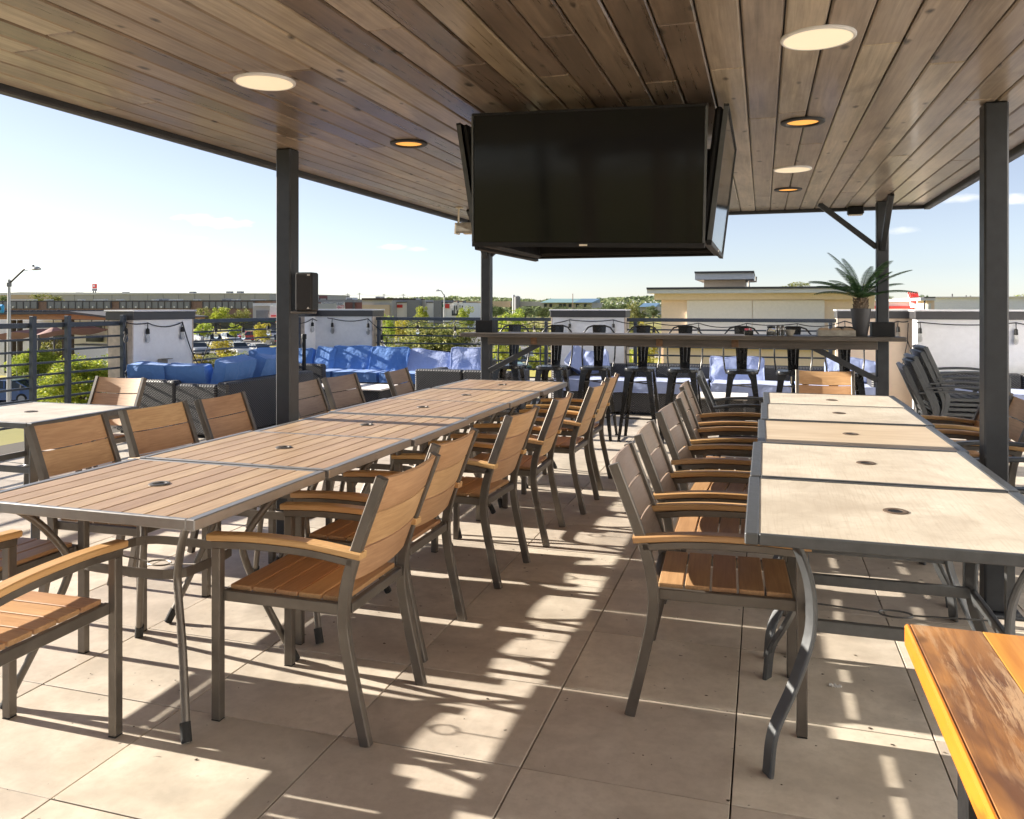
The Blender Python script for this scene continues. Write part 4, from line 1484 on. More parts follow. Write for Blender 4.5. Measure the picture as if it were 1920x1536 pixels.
# ------------------------------------------------------------------ parked cars
def make_car(kind):
    r = thing('parked_car', '', 'car', (0, 0, 0), 0, 'cars parked in the lot')
    tall = kind == 'suv'
    H = 1.68 if tall else 1.42
    L, W = (4.7, 1.86) if tall else (4.6, 1.80)
    low = [(-L / 2, .42), (-L / 2 + .04, .28), (L / 2 - .06, .26), (L / 2, .45), (L / 2 - .04, .66), (L / 2 - .25, .80 if not tall else .92), (1.05, .93 if not tall else 1.04), (-1.9 if tall else -1.65, .98 if not tall else 1.06), (-L / 2 + .06, .93 if not tall else 1.04), (-L / 2, .7)]
    part('body', MB().prism(low, -W / 2, W / 2, 'y'), None, r, 35)
    if tall:
        top = [(1.05, 1.035), (.45, 1.60), (-.1, H), (-1.7, H - .03), (-2.22, 1.05)]
    else:
        top = [(1.1, .925), (.35, 1.36), (-.2, H), (-1.0, H - .06), (-1.75, .97)]
    g = MB()
    n = len(top)
    vv = [(x, -(W / 2 - .04 - .22 * (z - .95)), z) for x, z in top] + [(x, W / 2 - .04 - .22 * (z - .95), z) for x, z in top]
    g.add(vv, [tuple(range(n)), tuple(range(2 * n - 1, n - 1, -1))] + [(i, i + n, (i + 1) % n + n, (i + 1) % n) for i in range(n)])
    part('greenhouse', g, M['window'], r)
    rf_ = MB()
    rx0, rx1 = top[1][0] - .05, (top[3][0] + .02)
    yy = W / 2 - .04 - .22 * (H - .95) + .02
    rf_.box(rx1, rx0, -yy, yy, H - .03, H + .012, .03)
    part('roof', rf_, None, r)
    pl = MB()
    for sy_ in (-1, 1):
        for (a, b) in ((top[0], top[1]), (top[-1], top[-2]), ((-.35, .98), (-.3, H - .02))):
            pl.sweep([(a[0], sy_ * (W / 2 - .035 - .22 * (a[1] - .95)), a[1]), (b[0], sy_ * (W / 2 - .035 - .22 * (b[1] - .95)), b[1])], .05, .06)
    part('pillars', pl, None, r)
    for sx_ in (-1, 1):
        for sy_ in (-1, 1):
            wh = part('wheel', MB().lathe([(0, -.10), (.30, -.10), (.335, -.07), (.335, .07), (.30, .10), (0, .10)], 20, (sx_ * 1.38, sy_ * (W / 2 - .08), .335), 'y'), M['rubber'], r, 40)
            part('rim', MB().lathe([(0, -.012), (.20, -.012), (.20, .012), (0, .012)], 14, (sx_ * 1.38, sy_ * (W / 2 + .022), .335), 'y'), M['pole'], wh)
            part('tail_light' if sx_ < 0 else 'headlight', MB().box(sx_ * (L / 2 - .02) - .04, sx_ * (L / 2 - .02) + .04, sy_ * (W / 2 - .18) - .16, sy_ * (W / 2 - .18) + .16, .70, .84, .02), M['red'] if sx_ < 0 else M['white_plastic'], r)
    part('bumper', MB().box(-L / 2 - .05, -L / 2 + .06, -W / 2 + .05, W / 2 - .05, .34, .52, .03), M['rubber'], r)
    return r


PAINT = {k: NT('car_paint_' + k).out(c_, .28, .15, None, .6) for k, c_ in dict(white=(.72, .72, .72), silver=(.42, .44, .46), red=(.5, .02, .02), blue=(.04, .10, .28), black=(.02, .02, .022), teal=(.08, .16, .22), grey=(.14, .15, .16)).items()}
protos = {}


def car(u, v, rz, kind, colour, label):
    dd = (CAM_H - GZ) * F_PX / (v - VH)
    t_ = (u - CX) / F_PX
    x, y = t_ * dd * CA - dd * SA, t_ * dd * SA + dd * CA
    key = (kind, colour)
    if kind not in protos:
        protos[kind] = make_car(kind)
        for ch in kids(protos[kind]):
            if not ch.data.materials:
                ch.data.materials.append(None)
                ch.material_slots[0].link = 'OBJECT'
        r = protos[kind]
        r.location, r.rotation_euler = (x, y, GZ + .012), (0, 0, rz)
        r['label'] = label
    else:
        r = copy_tree(protos[kind], (x, y, GZ + .012), rz, label)
    for ch in C.objects:
        if ch.parent == r and ch.name.split('.')[0] in ('body', 'roof', 'pillars'):
            ch.material_slots[0].link = 'OBJECT'
            ch.material_slots[0].material = PAINT[colour]
    return r


car(447, 669, R(-35), 'suv', 'white', 'white parked car nearest the left sofa, seen between railing bars')
car(487, 667, R(-30), 'sedan', 'white', 'white parked sedan beside the lawn strip next to the left post')
car(372, 664, R(-40), 'sedan', 'silver', 'silver parked sedan close to the white pier')
car(425, 660, R(-40), 'sedan', 'black', 'black parked sedan between two white cars')
car(432, 644, R(-38), 'suv', 'white', 'white parked car in the second row')
car(463, 640, R(-120), 'suv', 'red', 'red parked pickup-like car behind the white cars')
car(380, 640, R(-38), 'sedan', 'silver', 'silver parked sedan in the second row')
car(402, 648, R(-38), 'suv', 'grey', 'grey parked car in the second row')
car(512, 648, R(150), 'suv', 'black', 'dark parked car beside the left post')
car(505, 634, R(150), 'sedan', 'silver', 'silver parked sedan far behind the dark car')
car(440, 633, R(-120), 'sedan', 'blue', 'blue parked car behind the red one')
car(868, 614, R(10), 'suv', 'white', 'white car far off beyond the big tree')
car(962, 692, R(-30), 'sedan', 'teal', 'pale blue parked car behind the first bar stool')
car(1003, 689, R(-30), 'suv', 'black', 'dark parked car behind the second bar stool')
car(724, 664, R(-25), 'sedan', 'silver', 'silver parked car under the big tree')
car(12, 756, R(200), 'sedan', 'blue', 'dark blue car at the far left below the railing')
car(66, 752, R(200), 'sedan', 'grey', 'grey car below the left railing posts')
car(212, 664, R(-30), 'sedan', 'blue', 'blue car behind the lime bush at the left')

# ------------------------------------------------------------------ trees
def crown_mesh(seed, n, leaf, mat, clumps=26, flat=1.0):
    rr = random.Random(seed)
    cs = []
    for _ in range(clumps):
        while True:
            p = Vector((rr.uniform(-1, 1), rr.uniform(-1, 1), rr.uniform(-1, 1)))
            if .25 < p.length < 1:
                break
        p = p.normalized() * rr.uniform(.35, .86)
        cs.append((p, rr.uniform(.17, .36)))
    v, f = [], []
    for i in range(n):
        c_, s_ = cs[rr.randrange(clumps)]
        d_ = Vector((rr.gauss(0, 1), rr.gauss(0, 1), rr.gauss(0, 1))).normalized() * (s_ * rr.uniform(.35, 1.0) ** .6)
        p = c_ + Vector((d_.x, d_.y, d_.z * flat))
        a = Vector((rr.gauss(0, 1), rr.gauss(0, 1), rr.gauss(0, .6))).normalized()
        b = a.orthogonal().normalized()
        b = (Matrix.Rotation(rr.uniform(0, 6.28), 3, a) @ b)
        L_ = leaf * rr.uniform(.6, 1.3)
        q = a * L_
        w_ = b * L_ * .55
        o = len(v)
        v += [p - q, p + w_, p + q, p - w_]
        f.append((o, o + 1, o + 2, o + 3))
    me = bpy.data.meshes.new('crown')
    me.from_pydata([tuple(x) for x in v], [], f)
    me.materials.append(mat)
    return me


CROWN = {}
for k, mk in (('lime', 'leaf_lime'), ('olive', 'leaf_olive'), ('gold', 'leaf_gold'), ('dark', 'leaf_dark'), ('far', 'leaf_far')):
    CROWN[k] = [crown_mesh(11 + i * 5 + len(k), 3600, .056, M[mk], 34) for i in range(2)]
    if k in ('lime', 'olive'):
        CROWN[k + '_near'] = [crown_mesh(91 + i * 5 + len(k), 20000, .033, M[mk], 60) for i in range(2)]
trunk_me = MB().tube([(0, 0, 0), (.05, .02, .4), (-.03, 0, .8), (0, 0, 1.0)], [.09, .07, .055, .03], 8)
for k in range(5):
    a = k * 1.26
    trunk_me.tube([(-.01, 0, .55 + .05 * k), (math.cos(a) * .3, math.sin(a) * .3, .85 + .05 * k), (math.cos(a) * .55, math.sin(a) * .55, 1.12 + .03 * k)], [.04, .025, .01], 6)
trunk_me = trunk_me.data('trunk', M['trunk'], 50)
NTREE = [0]


def tree(u, vtop, wpx, hpx, Y, kind, label, name='tree'):
    t_ = (u - CX) / F_PX
    dd = Y / (t_ * SA + CA)
    x = t_ * dd * CA - dd * SA
    zt = CAM_H - (vtop - VH) * dd / F_PX
    hw, hh = wpx * dd / F_PX / 2, hpx * dd / F_PX / 2
    zt = max(zt, GZ + 2 * hh * .9)
    zc = zt - hh
    NTREE[0] += 1
    r = thing(name, label, 'tree' if name == 'tree' else 'shrub', (x, Y, GZ), NTREE[0] * 1.7, 'trees and shrubs beyond the deck')
    cm = CROWN[kind][NTREE[0] % 2]
    obj('crown', cm, r, (0, 0, zc - GZ), (0, 0, NTREE[0] * 2.1), (hw * 1.12, hw * 1.12, hh * 1.12))
    th = max(.4, zc - GZ)
    obj('trunk', trunk_me, r, (0, 0, 0), None, (max(.6, hw * .5), max(.6, hw * .5), th * .82))
    return r


tree(62, 652, 84, 66, 40, 'lime_near', 'bright green bush below the left railing posts')
tree(112, 636, 74, 66, 50, 'olive', 'olive bush between the two left railing posts')
tree(152, 664, 158, 110, 32, 'lime_near', 'large lime-green bush filling the left railing')
tree(384, 577, 40, 32, 165, 'olive', 'olive tree right of the white pier, before the brick mall')
tree(413, 575, 42, 30, 163, 'lime', 'lime tree before the brick mall')
tree(455, 580, 38, 26, 166, 'olive', 'brownish tree before the grey garage wall')
tree(381, 605, 32, 28, 104, 'lime', 'small lime tree in the parking lot next to the pier')
tree(441, 606, 28, 24, 104, 'lime', 'small tree on the parking-lot lawn strip')
tree(492, 604, 38, 40, 101, 'gold', 'golden tree beside the left post')
tree(420, 634, 46, 40, 70, 'gold', 'golden bush before the white parked cars')
for i, (u, w) in enumerate(((374, 34), (400, 36), (428, 34), (455, 36), (480, 26))):
    tree(u, 664 - i * 1.5, w, 34, 54, 'gold' if i % 2 == 0 else 'olive', 'low hedge shrub behind the left sofa, %s from the pier' % ORD[i], 'shrub')
tree(725, 588, 34, 60, 78, 'lime', 'slim lime tree right of the corner pier')
tree(752, 596, 34, 50, 82, 'gold', 'golden small tree next to the slim lime tree')
tree(822, 603, 172, 104, 46, 'olive_near', 'big round olive tree behind the railing left of the bar')
tree(792, 573, 30, 34, 125, 'lime', 'lime tree before the grey shop wall')
tree(873, 574, 34, 44, 118, 'lime', 'lime tree close to the left bar post')
tree(945, 600, 60, 100, 62, 'lime', 'leafy tree behind the left bar post')
tree(960, 579, 66, 60, 105, 'lime', 'bright lime tree right of the left bar post')
tree(1003, 604, 50, 60, 74, 'olive', 'olive tree above the second bar stool')
tree(1013, 630, 44, 70, 46, 'lime', 'small lime tree left of the white back pier')
tree(1192, 572, 44, 60, 120, 'olive', 'olive tree right of the white back pier')
tree(1214, 603, 44, 80, 60, 'gold', 'golden tree before the corner of the beige building')
tree(1178, 652, 30, 60, 34, 'lime', 'lime shrub right of the white back pier', 'shrub')
tree(1208, 640, 40, 60, 48, 'gold', 'golden shrub before the beige building', 'shrub')
for i, (u, v, w) in enumerate(((870, 572, 34), (912, 570, 30), (930, 573, 34), (985, 574, 36), (1018, 575, 34), (1052, 573, 36), (1095, 573, 40), (1150, 571, 40), (1178, 568, 44), (1225, 572, 30), (1130, 576, 34), (1075, 577, 30))):
    tree(u, v, w, 22, 215 + 12 * (i % 3), 'dark' if i % 3 else 'far', 'dark tree in the distant row behind the bar, %s from the left' % ('first second third fourth fifth sixth seventh eighth ninth tenth eleventh twelfth'.split()[i]))
tree(842, 557, 22, 18, 330, 'dark', 'lone dark treetop on the skyline left of the left bar post')
tree(86, 551, 60, 24, 215, 'olive', 'olive treetop above the brick mall roof near the street lamp')
tree(4, 553, 22, 28, 215, 'dark', 'dark treetop at the far left edge')
tree(1492, 529, 54, 26, 60, 'olive', 'treetop peeking over the beige building')
tree(1628, 541, 34, 60, 75, 'olive', 'treetop left of the right bar post')
tree(1668, 555, 44, 30, 110, 'dark', 'dark treetop right of the right bar post')
tree(1733, 552, 26, 34, 120, 'dark', 'dark treetop behind the red roofed shop')
tree(1915, 551, 30, 24, 140, 'lime', 'green treetop at the far right edge')

# far woods on the low hills
wd = MB()
rw_ = random.Random(3)
for k in range(7000):
    u = rw_.uniform(600, 1260)
    top = 561 + 3.5 * math.sin(u * .013) + 3 * noise.noise(Vector((u * .05, 0, 0))) - (4 if u > 1120 else 0)
    Y = rw_.uniform(390, 520)
    x = x_at(u, Y)
    z0 = z_at(u, top, Y)
    z = rw_.uniform(GZ, z0) if rw_.random() < .7 else z0 - rw_.random() ** 2 * 2.2
    p = Vector((x, Y, z))
    a = Vector((rw_.gauss(0, 1), rw_.gauss(0, 1), rw_.gauss(0, .6))).normalized() * rw_.uniform(.5, 1.3)
    b = a.orthogonal().normalized() * rw_.uniform(.5, 1.1)
    wd.add([p - a, p + b, p + a, p - b], [(0, 1, 2, 3)])
wo = obj('woods', wd.data('woods', M['leaf_far'], None, False))
wo['kind'] = 'stuff'
wo['label'] = 'far green woods along the horizon'
struct('hill', MB().prism([(-500, GZ - 1), (-420, GZ + 3), (-200, GZ + 6.5), (0, GZ + 7.0), (150, GZ + 8), (400, GZ + 4), (600, GZ - 1)], 540, 900, 'y'), M['leaf_hill'] if 'leaf_hill' in M else plain('wooded_hill', (.08, .11, .045), .95, 0, .4, .08))

# ------------------------------------------------------------------ buildings beyond the deck
def bbox(name, r, u0, u1, v0, v1, Y, dy, mat, c=0.0):
    """upright block whose near face stands at Y, seen between sight lines u0..u1; v0 top, v1 bottom (None = ground)"""
    um = (u0 + u1) / 2
    z1 = z_at(um, v0, Y)
    z0 = GZ - .2 if v1 is None else z_at(um, v1, Y)
    return part(name, MB().box(x_at(u0, Y), x_at(u1, Y), Y, Y + dy, z0, z1, c), M[mat] if isinstance(mat, str) else mat, r)


# long pale warehouse
b = thing('warehouse', 'long pale grey warehouse behind the brick mall', 'building', (0, 0, 0), 0, 'buildings beyond the parking lot')
WY = 255
zt = z_at(250, 552, WY)
xw0, xw1 = x_at(-120, WY), x_at(505, WY)
part('wall', MB().box(xw0, xw1, WY, WY + 60, GZ - .2, zt), M['pale_metal'], b)
part('roof', MB().prism([(xw0 - .5, zt), (x_at(40, WY), zt + 1.1), (x_at(110, WY), zt + .9), (xw1 + .3, zt + .1), (xw1 + .3, zt)], WY - .4, WY + 60.5, 'y'), M['capw'], b)
for u in (140, 175, 210, 244, 277, 306, 335, 365, 393, 421, 450, 478):
    part('panel_joint', MB().box(x_at(u, WY) - .05, x_at(u, WY) + .05, WY - .08, WY - .005, GZ, zt - .1), M['metal_panel'], b)
part('end_wall', MB().box(xw0, x_at(98, WY), WY - .12, WY - .004, GZ, zt + .2), M['tan_wall'], b)
for u in (130, 218, 345, 415, 435):
    part('roof_vent', MB().box(x_at(u, WY) - .9, x_at(u, WY) + .9, WY + 4, WY + 6, zt, zt + 1.0), M['metal_panel'], b)

# brick mall
b = thing('brick_mall', 'long brown brick mall with grey metal clerestory panels', 'building', (0, 0, 0), 0, 'buildings beyond the parking lot')
BY = 182
part('wall', MB().box(x_at(-120, BY), x_at(512, BY), BY, BY + 25, GZ - .2, z_at(250, 565.5, BY)), M['brick'], b)
part('coping', MB().box(x_at(-120, BY), x_at(512, BY), BY - .25, BY + 25.2, z_at(250, 565.4, BY), z_at(250, 563.6, BY)), M['dark_panel'], b)
for (a, c_) in ((-60, 69), (88, 207), (224, 356), (380, 476)):
    bbox('clerestory', b, a, c_, 566, 578.5, BY - .5, .48, 'metal_panel')
    n_ = int((c_ - a) / 12)
    for k in range(n_ + 1):
        u = a + (c_ - a) * k / n_
        xx = x_at(u, BY - .6)
        part('mullion', MB().box(xx - .12, xx + .12, BY - .62, BY - .505, z_at(u, 579, BY), z_at(u, 565.8, BY)), M['dark_panel'], b)
        if k % 2 == 0 and k < n_:
            xx = x_at(u + 7, BY - .6)
            part('wall_lamp', MB().box(xx - .2, xx + .2, BY - .75, BY - .505, z_at(u, 577.5, BY), z_at(u, 574.5, BY)), M['white_plastic'], b)
for (a, c_) in ((20, 64), (82, 94), (145, 154), (175, 196), (217, 227), (284, 292), (316, 338), (362, 372), (434, 446), (470, 494)):
    bbox('parapet_highlight', b, a, c_, 561.5, 563.4, BY + .5, 1.2, 'white_paint')  # white boxes standing in for bright highlights along the parapet
bbox('shop_front', b, -60, 512, 600, 616, BY - .3, .28, 'window')
bbox('canopy', b, -60, 470, 596, 599, BY - 2.5, 2.4, 'dark_panel')

b = thing('corner_shop', 'pale corner shop with red awning beside the left post', 'building', (0, 0, 0), 0, 'buildings beyond the parking lot')
CY = 150
bbox('wall', b, 474, 560, 569, None, CY + 1, 16, 'pale_metal')
bbox('fascia', b, 474, 562, 568.5, 574, CY + .4, .58, 'white_paint')
bbox('wall', b, 506, 540, 573.5, None, CY + .3, .6, 'pale_wall')
bbox('garage_door', b, 480, 503, 582, 612, CY + .8, .18, 'metal_panel')
bbox('sign_band', b, 508, 530, 591, 594, CY + .1, .18, 'red')
for k in range(9):
    bbox('awning_stripe', b, 503 + k * 3, 505.9 + k * 3, 599, 604, CY - 1.0, 1.25, 'red' if k % 2 == 0 else 'white_paint')
bbox('door', b, 509, 517, 606, 622, CY + .18, .1, 'window')
b = thing('canopy_shed', 'dark shed with green canopy before the corner shop', 'shed', (0, 0, 0))
bbox('wall', b, 474, 500, 603, 616, CY - 12, 3, 'dark_panel')
bbox('roof', b, 472, 502, 600, 603, CY - 12.3, 3.6, 'green_awning')

# restaurant with the shed roof at the left
b = thing('patio_restaurant', 'low white restaurant with dark sloping roof and orange board soffit', 'building', (0, 0, 0), 0, 'buildings beyond the parking lot')
QY = 44
P = lambda u, v: (x_at(u, QY), z_at(u, v, QY))
rp = [P(-120, 585.5), P(130, 584), P(222, 595.5), P(222, 598.5), P(130, 589), P(-120, 591)]
part('roof', MB().prism(rp, QY, QY + 9.2, 'y'), M['dark_panel'], b)
sp2 = [P(-120, 591.2), P(130, 589.2), P(220, 598.6), P(220, 601), P(130, 599), P(-120, 600)]
part('soffit', MB().prism(sp2, QY + .5, QY + 8.9, 'y'), M['soffit'], b)
for k in range(20):
    u = -100 + k * 12
    if u < 128:
        x, z = P(u, 584.7)
        part('roof_seam', MB().box(x - .04, x + .04, QY - .02, QY + 9.2, z, z + .09), M['dark_panel'], b)
bbox('wall', b, -120, 222, 600, None, QY + 9, .5, 'white')
for (a, c_) in ((116, 122), (128, 133), (202, 208), (212, 217), (20, 24), (32, 36)):
    bbox('post', b, a, c_, 600, None, QY + 1.5, .3, 'trunk')
for (a, c_, v0, v1) in ((62, 90, 618, 700), (8, 18, 625, 700), (34, 42, 632, 641), (103, 132, 628, 700)):
    bbox('door', b, a, c_, v0, v1, QY + 8.9, .09, 'window')
for (a, c_, v0, v1) in ((160, 176, 606, 616), (178, 190, 606, 615), (95, 99, 633, 640)):
    bbox('window', b, a, c_, v0, v1, QY + 8.9, .09, 'window')
bbox('wall_screen', b, 161, 189, 629, 641, QY + 8.6, .3, 'window')
bbox('planter_wall', b, 140, 200, 648, None, QY - 2, .5, 'pale_wall')
bbox('planter_cap', b, 138, 202, 645.5, 648, QY - 2.1, .7, 'cap')
for u in (100, 150, 172, 196):
    x = x_at(u, QY + 6)
    z = z_at(u, 618, QY + 6)
    fm = MB().tube([(x, QY + 6, z), (x, QY + 6, z + .9)], .03, 6)
    fm.lathe([(0, z - .12), (.14, z - .1), (.14, z + .05), (0, z + .08)], 10, (x, QY + 6, 0))
    for q in range(4):
        a = q * PI / 2 + .4
        fm.sweep([(x, QY + 6, z), (x + .75 * math.cos(a), QY + 6 + .75 * math.sin(a), z)], .16, .02, (-math.sin(a), math.cos(a), 0))
    part('ceiling_fan', fm, M['black'], b)
b = thing('shade_tent', 'brown peaked shade sail before the white restaurant', 'tent')
TYY = 40
tp = MB()
apx = (x_at(40, TYY), TYY + 2.5, z_at(40, 613, TYY))
cs_ = [(x_at(-25, TYY), TYY, z_at(-25, 633, TYY)), (x_at(72, TYY), TYY, z_at(72, 628, TYY)), (x_at(88, TYY), TYY + 5, z_at(88, 622, TYY)), (x_at(0, TYY), TYY + 5, z_at(0, 622, TYY))]
nn_ = 6
for k in range(4):
    a, c_ = Vector(cs_[k]), Vector(cs_[(k + 1) % 4])
    ap = Vector(apx)
    g = []
    for i in range(nn_ + 1):
        for j in range(nn_ + 1):
            e = a.lerp(c_, j / nn_)
            p = ap.lerp(e, i / nn_)
            p.z -= .5 * math.sin(PI * i / nn_) - .25 * math.sin(PI * j / nn_) * (i / nn_)
            g.append(p)
    tp.add(g, [(i * (nn_ + 1) + j, i * (nn_ + 1) + j + 1, (i + 1) * (nn_ + 1) + j + 1, (i + 1) * (nn_ + 1) + j) for i in range(nn_) for j in range(nn_)])
part('sail', tp, M['tent'], b, 50)
for q in cs_:
    part('pole', MB().tube([(q[0], q[1], GZ), (q[0], q[1], q[2])], .06, 8), M['dark_panel'], b)
part('pole', MB().tube([(apx[0], apx[1], GZ), apx], .06, 8), M['dark_panel'], b)

# shops right of the left post
SY = 195
b = thing('maroon_shop', 'dark maroon shop building with a white phone-number banner', 'building', (0, 0, 0), 0, 'buildings beyond the parking lot')
bbox('wall', b, 575, 690, 567, None, SY, 20, 'maroon')
bbox('parapet', b, 575, 690, 562, 567, SY - .2, 20.4, 'metal_panel')
bbox('pier', b, 661, 664, 567, 590, SY - .6, .58, 'dark_panel')
sg_ = bbox('banner', b, 602, 646, 567.3, 580, SY - .5, .28, 'white_paint')


def lettering(txt, u, v, Y, h, colour, parent, wpx=None):
    cu = bpy.data.curves.new('lettering', 'FONT')
    cu.body = txt
    cu.size = h
    cu.align_x = 'CENTER'
    cu.align_y = 'CENTER'
    cu.extrude = .02
    cu.materials.append(colour)
    o = obj('lettering', cu, parent, (x_at(u, Y), Y, z_at(u, v, Y)), (R(90), 0, 0))
    bpy.context.view_layer.update()
    me_ = bpy.data.meshes.new_from_object(o)
    mt_ = o.matrix_basis.copy()
    bpy.data.objects.remove(o)
    o = obj('lettering', me_, parent)
    o.matrix_basis = mt_
    if wpx:
        bpy.context.view_layer.update()
        wn_ = abs(x_at(u + wpx / 2, Y) - x_at(u - wpx / 2, Y))
        if o.dimensions.x > 0:
            o.scale.x = wn_ / o.dimensions.x
    return o


INKB, INKR = plain('navy_ink', (.08, .13, .22), .7), plain('red_ink', (.55, .06, .12), .7)
lettering('THE GEN RESTAURANT', 624, 570.3, SY - .55, 1.0, INKB, b, 40)
lettering('214-696-6677', 628, 576, SY - .55, 1.25, INKR, b, 34)
bbox('phone_mark', b, 604, 608, 573.5, 578.5, SY - .56, .05, INKB)
sb = thing('rooftop_sign', 'small reddish board sign on posts above the maroon shop', 'sign', (0, 0, 0))
bbox('board', sb, 598, 613, 554.5, 560, SY + 3, .3, 'maroon')
bbox('post', sb, 598, 599.6, 558, 566, SY + 3.4, .3, 'dark_panel')
bbox('post', sb, 611.4, 613, 558, 566, SY + 3.4, .3, 'dark_panel')

b = thing('white_shop', 'white and brown shop with a flat dark parapet', 'building', (0, 0, 0), 0, 'buildings beyond the parking lot')
bbox('wall', b, 679, 735, 562, None, SY - 8, 20, 'pale_metal')
bbox('parapet', b, 678, 735, 559, 562.5, SY - 8.6, 20.8, 'trunk')
bbox('lower_wall', b, 679, 730, 571.5, None, SY - 8.5, .45, 'tan_wall')
bbox('wall', b, 730, 763, 567, None, SY - 5, 16, 'pale_wall')
bbox('parapet', b, 730, 763, 566, 567.6, SY - 5.4, 16.4, 'dark_panel')
sm_ = bbox('sign_mark', b, 733, 744, 571.5, 575.5, SY - 5.3, .25, 'green_awning')
bbox('sign_mark', b, 744.3, 754, 571.5, 577, SY - 5.35, .25, 'red')
b = thing('grey_shop', 'grey and white stepped shop row beyond the big tree', 'building', (0, 0, 0), 0, 'buildings beyond the parking lot')
bbox('wall', b, 763, 786, 562.5, None, SY - 6, 18, 'metal_panel')
bbox('wall', b, 786.1, 797, 562.5, None, SY - 4, 18, 'pale_metal')
bbox('wall', b, 797.1, 812.9, 567.5, None, SY - 3, 18, 'white')
bbox('parapet', b, 797.1, 812.9, 566.5, 567.8, SY - 3.3, 18, 'dark_panel')
bbox('wall', b, 813, 827, 563, None, SY - 5, 18, 'metal_panel')
bbox('wall', b, 827.1, 850, 568, None, SY - 4, 18, 'white')
bbox('parapet', b, 827.1, 851, 566.8, 568.2, SY - 4.3, 18, 'dark_panel')
bbox('sign_mark', b, 829, 833, 571, 576, SY - 4.3, .25, 'green_awning')
bbox('sign_mark', b, 834.5, 842, 570, 578, SY - 4.35, .25, 'red')
bbox('wall', b, 850.1, 869, 568, None, SY - 4.5, 18, 'white')
for u in (850.5, 861):
    bbox('pilaster', b, u, u + 5, 565, 588, SY - 5, .48, 'white')
    bbox('pilaster_cap', b, u - .5, u + 5.5, 564, 566, SY - 5.2, .9, 'brick')
for (u, v0, v1) in ((851, 573, 588), (855, 573, 581), (861.5, 573, 575), (861.5, 577, 581), (866, 573, 581)):
    bbox('window', b, u, u + 1.5, v0, v1, SY - 5.25, .2, 'window')
bbox('window', b, 847, 858, 582, 592, SY - 4.8, .25, 'window')

for i, (u, v, w, lab) in enumerate(((655, 558, 12, 'white rooftop air unit on the maroon shop'), (708, 556, 8, 'grey rooftop air unit on the white shop'), (776, 559.5, 9, 'grey rooftop air unit on the grey shop row'), (300, 560, 10, 'grey rooftop air unit on the brick mall'), (420, 560, 9, 'small rooftop air unit at the right end of the brick mall'))):
    au_ = thing('air_unit', lab, 'air unit', (0, 0, 0), 0, 'rooftop air units')
    bbox('cabinet', au_, u - w / 2, u + w / 2, v, v + 6.5, SY + 6 if u > 560 else BY + 8, 3, 'white_paint' if i == 0 else 'pale_metal')
    bbox('louvre', au_, u - w / 2 + 1, u + w / 2 - 1, v + 1.5, v + 4.5, (SY + 6 if u > 560 else BY + 8) - .15, .14, 'metal_panel')

# far hillside buildings
HY = 330
b = thing('hill_plant', 'far pale industrial plant with round silos on the horizon', 'building', (0, 0, 0), 0, 'buildings on the far hillside')
bbox('hall', b, 868, 955, 565, 576, HY, 20, 'tan_wall')
bbox('hall', b, 958, 1018, 565.5, 574, HY - 4, 18, 'pale_metal')
x = x_at(971, HY)
part('silo', MB().lathe([(0, GZ), (.6, GZ), (.6, z_at(971, 554, HY)), (0, z_at(971, 553, HY))], 14, (x, HY - 6, 0)), M['pole'], b, 40)
x = x_at(977.5, HY)
part('silo', MB().lathe([(0, GZ), (1.3, GZ), (1.3, z_at(977, 557, HY)), (.3, z_at(977, 555, HY)), (0, z_at(977, 555, HY))], 16, (x, HY - 6, 0)), M['metal_panel'], b, 40)
b = thing('teal_roof_store', 'far wide store with teal and blue metal roof', 'building', (0, 0, 0), 0, 'buildings on the far hillside')
HY2 = 300
bbox('wall', b, 1015, 1110, 567.5, 578, HY2 + 2, 20, 'pale_metal')
for (a, c_, mt) in ((1015, 1077, 'teal_roof'), (1077.2, 1112, 'blue_roof')):
    xa, xb = x_at(a, HY2), x_at(c_, HY2)
    za, zb = z_at(1060, 567.5, HY2), z_at(1060, 559.5, HY2)
    part('roof', MB().prism([(HY2 - 2, za), (HY2 + 14, zb), (HY2 + 14, za)], xa, xb, 'x'), M[mt], b)
for u in (1020, 1030, 1048, 1056, 1066, 1080, 1095):
    bbox('shop_window', b, u, u + 5, 570, 576, HY2 + 1.7, .28, 'window')
b = thing('blue_roof_store', 'far small store with a bright blue roof', 'building', (0, 0, 0), 0, 'buildings on the far hillside')
bbox('wall', b, 1200, 1233, 575, 590, 232, 12, 'pale_metal')
xa, xb = x_at(1198, 230), x_at(1229, 230)
part('roof', MB().prism([(230, z_at(1215, 575.5, 230)), (240, z_at(1215, 568, 230)), (240, z_at(1215, 575.5, 230))], xa, xb, 'x'), M['blue_roof'], b)
bbox('window', b, 1221, 1224, 577, 582, 231.6, .3, 'window')

# beige building next door
EY = 26.0
b = thing('beige_building', 'beige stucco building next door with white flat eaves', 'building', (0, 0, 0), 0, 'buildings beyond the parking lot')
bbox('wall', b, 1240, 1640, 545, None, EY, 9, 'cream')
bbox('frieze', b, 1227, 1640, 549, 562, EY - .25, .24, 'cream')
bbox('eave', b, 1213, 1650, 541.5, 549.4, EY - .7, 10.5, 'capw')
bbox('roof_edge', b, 1212, 1650, 537.6, 541.6, EY - .75, 10.6, 'cap')
bbox('wall_panel', b, 1288, 1410, 563, 690, EY - .09, .085, 'pale_wall')
bbox('wall_panel', b, 1411, 1546, 563, 690, EY - .09, .085, 'pale_wall')
bbox('base_ledge', b, 1242, 1600, 643, 655, EY - .8, .7, 'pale_metal')
bbox('base_ledge_wall', b, 1244, 1600, 655, None, EY - .6, .5, 'cream')
bbox('lantern_wall', b, 1320, 1397, 519, 538, EY + 3, 3, 'cream')
